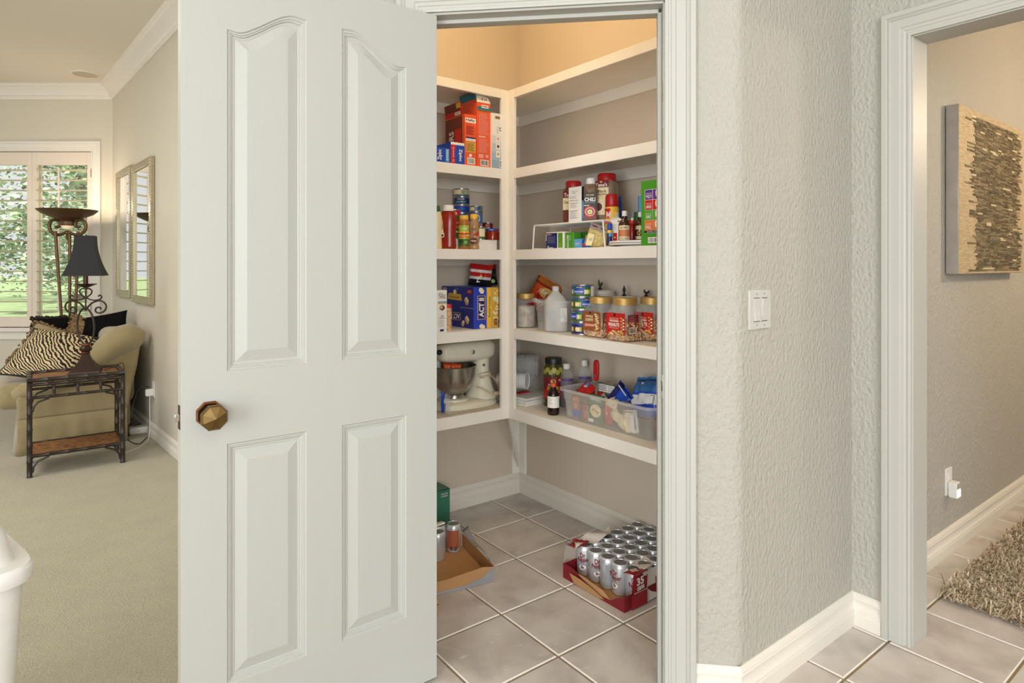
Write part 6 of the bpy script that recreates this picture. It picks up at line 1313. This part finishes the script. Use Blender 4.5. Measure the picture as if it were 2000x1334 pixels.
MB().prism([(ty * .60, .006), (ty * .66, hw * .86), (ty * .28, hw * .82), (-ty * .1, hw * .55), (-ty * .42, .012), (-ty * .2, .002), (ty * .2, .002)], -.0025, -.0012, cardboard, frame((-tx, 0, 0), (0, 1, 0), (-.35, 0, .94), (.94, 0, .35))).build('torn_flap', tray)
for (x0, x1, y0, y1) in ((-tx, tx, -ty - .002, -ty), (-tx, tx, ty, ty + .002), (tx, tx + .002, -ty, ty)):
    MB().box(x0, x1, y0, y1, .001, hw, mar_c).build('tray_wall', tray)
film_w = mat('wrap_white', (220, 214, 208), .3); film_r = mat('wrap_maroon', (146, 26, 36), .3)
def film(u, v):
    x = -tx + .045 + u * (2 * tx - .045); z = .006 + v * .118
    return (x, -ty - .004 - .004 * math.sin(u * 16) * v - .003 * math.sin(v * 5 + u * 9), z)
MB().grid(film, 30, 8, film_w).build('printed_wrap', tray, smooth=60)
def film2(u, v):
    x = -tx + .030 + u * .085 + v * .012; z = .060 + v * .066
    return (x, -ty - .0065 - .004 * math.sin(u * 5) * v, z)
MB().grid(film2, 8, 6, film_r).build('printed_wrap', tray, smooth=60)
MB().grid(lambda u, v: (-tx + .045 + u * .075 - v * .02, -ty - .008 + v * .040, .126 + .004 * math.sin(v * 3) + .003 * math.sin(u * 4)), 6, 6, film_r).build('printed_wrap', tray, smooth=60)
MB().grid(lambda u, v: (-tx + .10 + u * .10, -ty + .002 + v * .07, .125 + .006 * math.sin(v * 4 + u * 3)), 6, 6, film_w).build('printed_wrap', tray, smooth=60)
pr = Print(lambda a, b_, e: (-tx + .075 + a, -ty - .0125 - e, b_)); pr.text('35', -.002, .102, .040, .030, p_white, .08, .04).text('cans', 0, .076, .040, .015, p_white, .08, .03).done(tray)
pr = Print(lambda a, b_, e: (-tx + .075 + a, -ty - .013 - e, b_)); pr.text('Pepper', .180, .062, .19, .075, p_maroon, .05, .03).done(tray, 'wrap_print')
Print(lambda a, b_, e: (-tx + .075 + a, -ty - .0125 - e, b_)).rect(-.05, .006, .037, .060, film_r).done(tray, 'wrap_patch')
pr = Print(lambda a, b_, e: (-tx + .045 + a, -ty + b_, .1335 + e)); pr.text('35', .02, .012, .030, .020, p_white, PI - .3, .04).done(tray, 'wrap_print')
MB().grid(lambda u, v: (-tx + .005 + u * .16, ty - .012 * v + .006, .06 + .075 * v + .008 * math.sin(u * 12)), 14, 6, clear_plastic).build('clear_wrap', tray, smooth=60)
MB().grid(lambda u, v: (-tx + .02 + u * .22 + v * .03, ty - .055 + v * .06, .135 + .010 * math.sin(u * 9 + v * 4)), 12, 5, film_w).build('loose_wrap', tray, smooth=60)
MB().grid(lambda u, v: (-tx + .015 + u * .09, ty - .045 + v * .05, .130 + .012 * math.sin(u * 9 + v * 3)), 8, 5, film_r).build('loose_wrap', tray, smooth=60)
proto = None; rn = random.Random(12); first = True
for i in range(1, 7):
    for j in range(5):
        x = TX_0 + .033 + i * .0655 - .012; y = TY_0 + .034 + j * .0660
        if i == 1 and j == 0: x += .004
        rz = FACE + rn.uniform(-.5, .3) if not (i == 1 and j == 2) else FACE - 2.3
        if i == 1 and j == 1: rz = FACE - .9
        lab_ = 'silver diet soda can in the torn 35-can tray, behind its front row'
        if i == 1: lab_ = 'front-row diet soda can in the torn tray, ' + ('next to the maroon wrap', 'second from the maroon wrap', 'middle one showing its nutrition panel', 'second from the white wrap scrap', 'nearest the white wrap scrap')[j]
        if proto is None: proto = soda_proto(lab_); proto.location = (x, y, .0045); proto.rotation_euler = (0, 0, rz); proto['group'] = 'soda cans in the torn tray'
        else: dup(proto, (x, y, .0045), rz, lab_, 'soda cans in the torn tray')
# second tray by the door edge
t2 = thing('cardboard_tray', 'nearly empty brown cardboard can tray near the door edge', 'tray', (1.300, 2.280, 0), -.20)
gx, gy = .235, .172
grey_out = mat('tray_grey', (150, 150, 152), .5)
MB().box(-gx, gx, -gy, gy, .001, .004, cardboard).build('tray_bottom', t2)
fw_ = [(-gx, 0), (gx, 0), (gx, .060), (gx - .05, .068), (gx - .2, .052), (-gx, .050)]
MB().prism([(x, z + .001) for x, z in fw_], gy, gy + .003, cardboard, frame((0, 0, 0), (1, 0, 0), (0, 0, 1), (0, -1, 0))).build('tray_wall', t2)
sl_ = [(-gx, .001), (gx + .001, .001), (gx + .001, .062), (gx - .012, .056), (gx - .05, .030), (gx - .12, .014), (-gx, .008)]
MB().prism(sl_, gy + .003, gy + .0042, grey_out, frame((0, 0, 0), (1, 0, 0), (0, 0, 1), (0, -1, 0))).build('torn_wrap', t2)
MB().box(gx, gx + .003, -gy, gy, .001, .062, cardboard).build('tray_wall', t2)
MB().box(-gx, gx, gy, gy + .003, .001, .062, cardboard).build('tray_wall', t2)
def film3(u, v): return (gx + .004 + v * .030 - .03 * (1 - u) * v, -gy + .04 + u * (2 * gy - .03), .064 + .010 * math.sin(u * 7) + .03 * u * v - .012 * v)
MB().grid(film3, 16, 4, grey_out).build('folded_wrap', t2, smooth=60, thick=.001)
MB().grid(lambda u, v: (gx + .004 - .02 * u + .02 * math.sin(v * 3), -gy + .0 + u * .07, .02 + v * .06), 6, 6, clear_plastic).build('clear_wrap', t2, smooth=60)
sc0 = soda_proto('bronze-grey soda can standing in the nearly empty tray', False)
p0 = fl(886, 1068, .004); sc0.location = (p0.x - .02, p0.y - .03, .0045); sc0.rotation_euler = (0, 0, FACE)
p1 = sc0.location + Vector((-.062, .028, 0)); dup(sc0, p1, FACE - 1.9, 'soda can behind the bronze-grey one in the nearly empty tray')
dup(sc0, sc0.location + Vector((-.10, -.032, 0)), FACE - 2.2, 'soda can cut off by the door edge in the nearly empty tray')
tag(MB().grid(lambda u, v: (-.024 + u * .05, -.02 + v * .04, .0012 + .004 * u * u + .003 * math.sin(v * 5)), 5, 5, p_white).build('paper_scrap', loc=sc0.location + Vector((-.062, .028, CH + .0005)), thick=.0006), 'torn white paper scrap lying on a can in the nearly empty tray', 'paper')
g0 = atY(879, 1000, 2.66)
t = thing('drink_carton', 'green carton standing against the pantry baseboard', 'box', (g0.x - .09, 2.66, 0)); gh = atY(879, 953, 2.66).z
MB().box(-.09, .09, 0, .11, 0, gh, P('carton_teal', (58, 122, 98))).build('carton', t, bevel=.003)
Print(on_front()).text('ZERO SUGAR', .058, gh - .022, .038, .007, p_white, 0, .02).text('& caffeine', .058, gh - .033, .038, .007, p_white, 0, .02).rect(.02, gh - .004, .088, gh - .001, p_black).done(t)
t = thing('moving_box', 'brown cardboard box corner showing beside the door jamb', 'box', (2.095, 1.345, 0)); bh = atY(1283, 977, 1.49).z
MB().box(-.095, .095, -.145, .145, 0, bh - .02, cardboard).build('carton', t, bevel=.002); MB().add([(-.095, .145, bh - .02), (.09, .145, bh - .02), (.09, .175, bh + .03), (-.095, .165, bh + .02)], [(0, 1, 2, 3)], cardboard).build('flap', t, thick=.003)
c0 = fl(852, 1207); c1 = fl(860, 1200)
t = thing('cardboard_piece', 'small brown cardboard carton peeking past the door hinge edge', 'box', (c1.x - .06, c1.y + .06, 0), -.2)
MB().box(-.06, .06, -.06, .06, 0, .065, cardboard).build('carton', t, bevel=.002); MB().box(-.06, .06, -.062, -.0605, .045, .047, p_brown).build('crease', t)
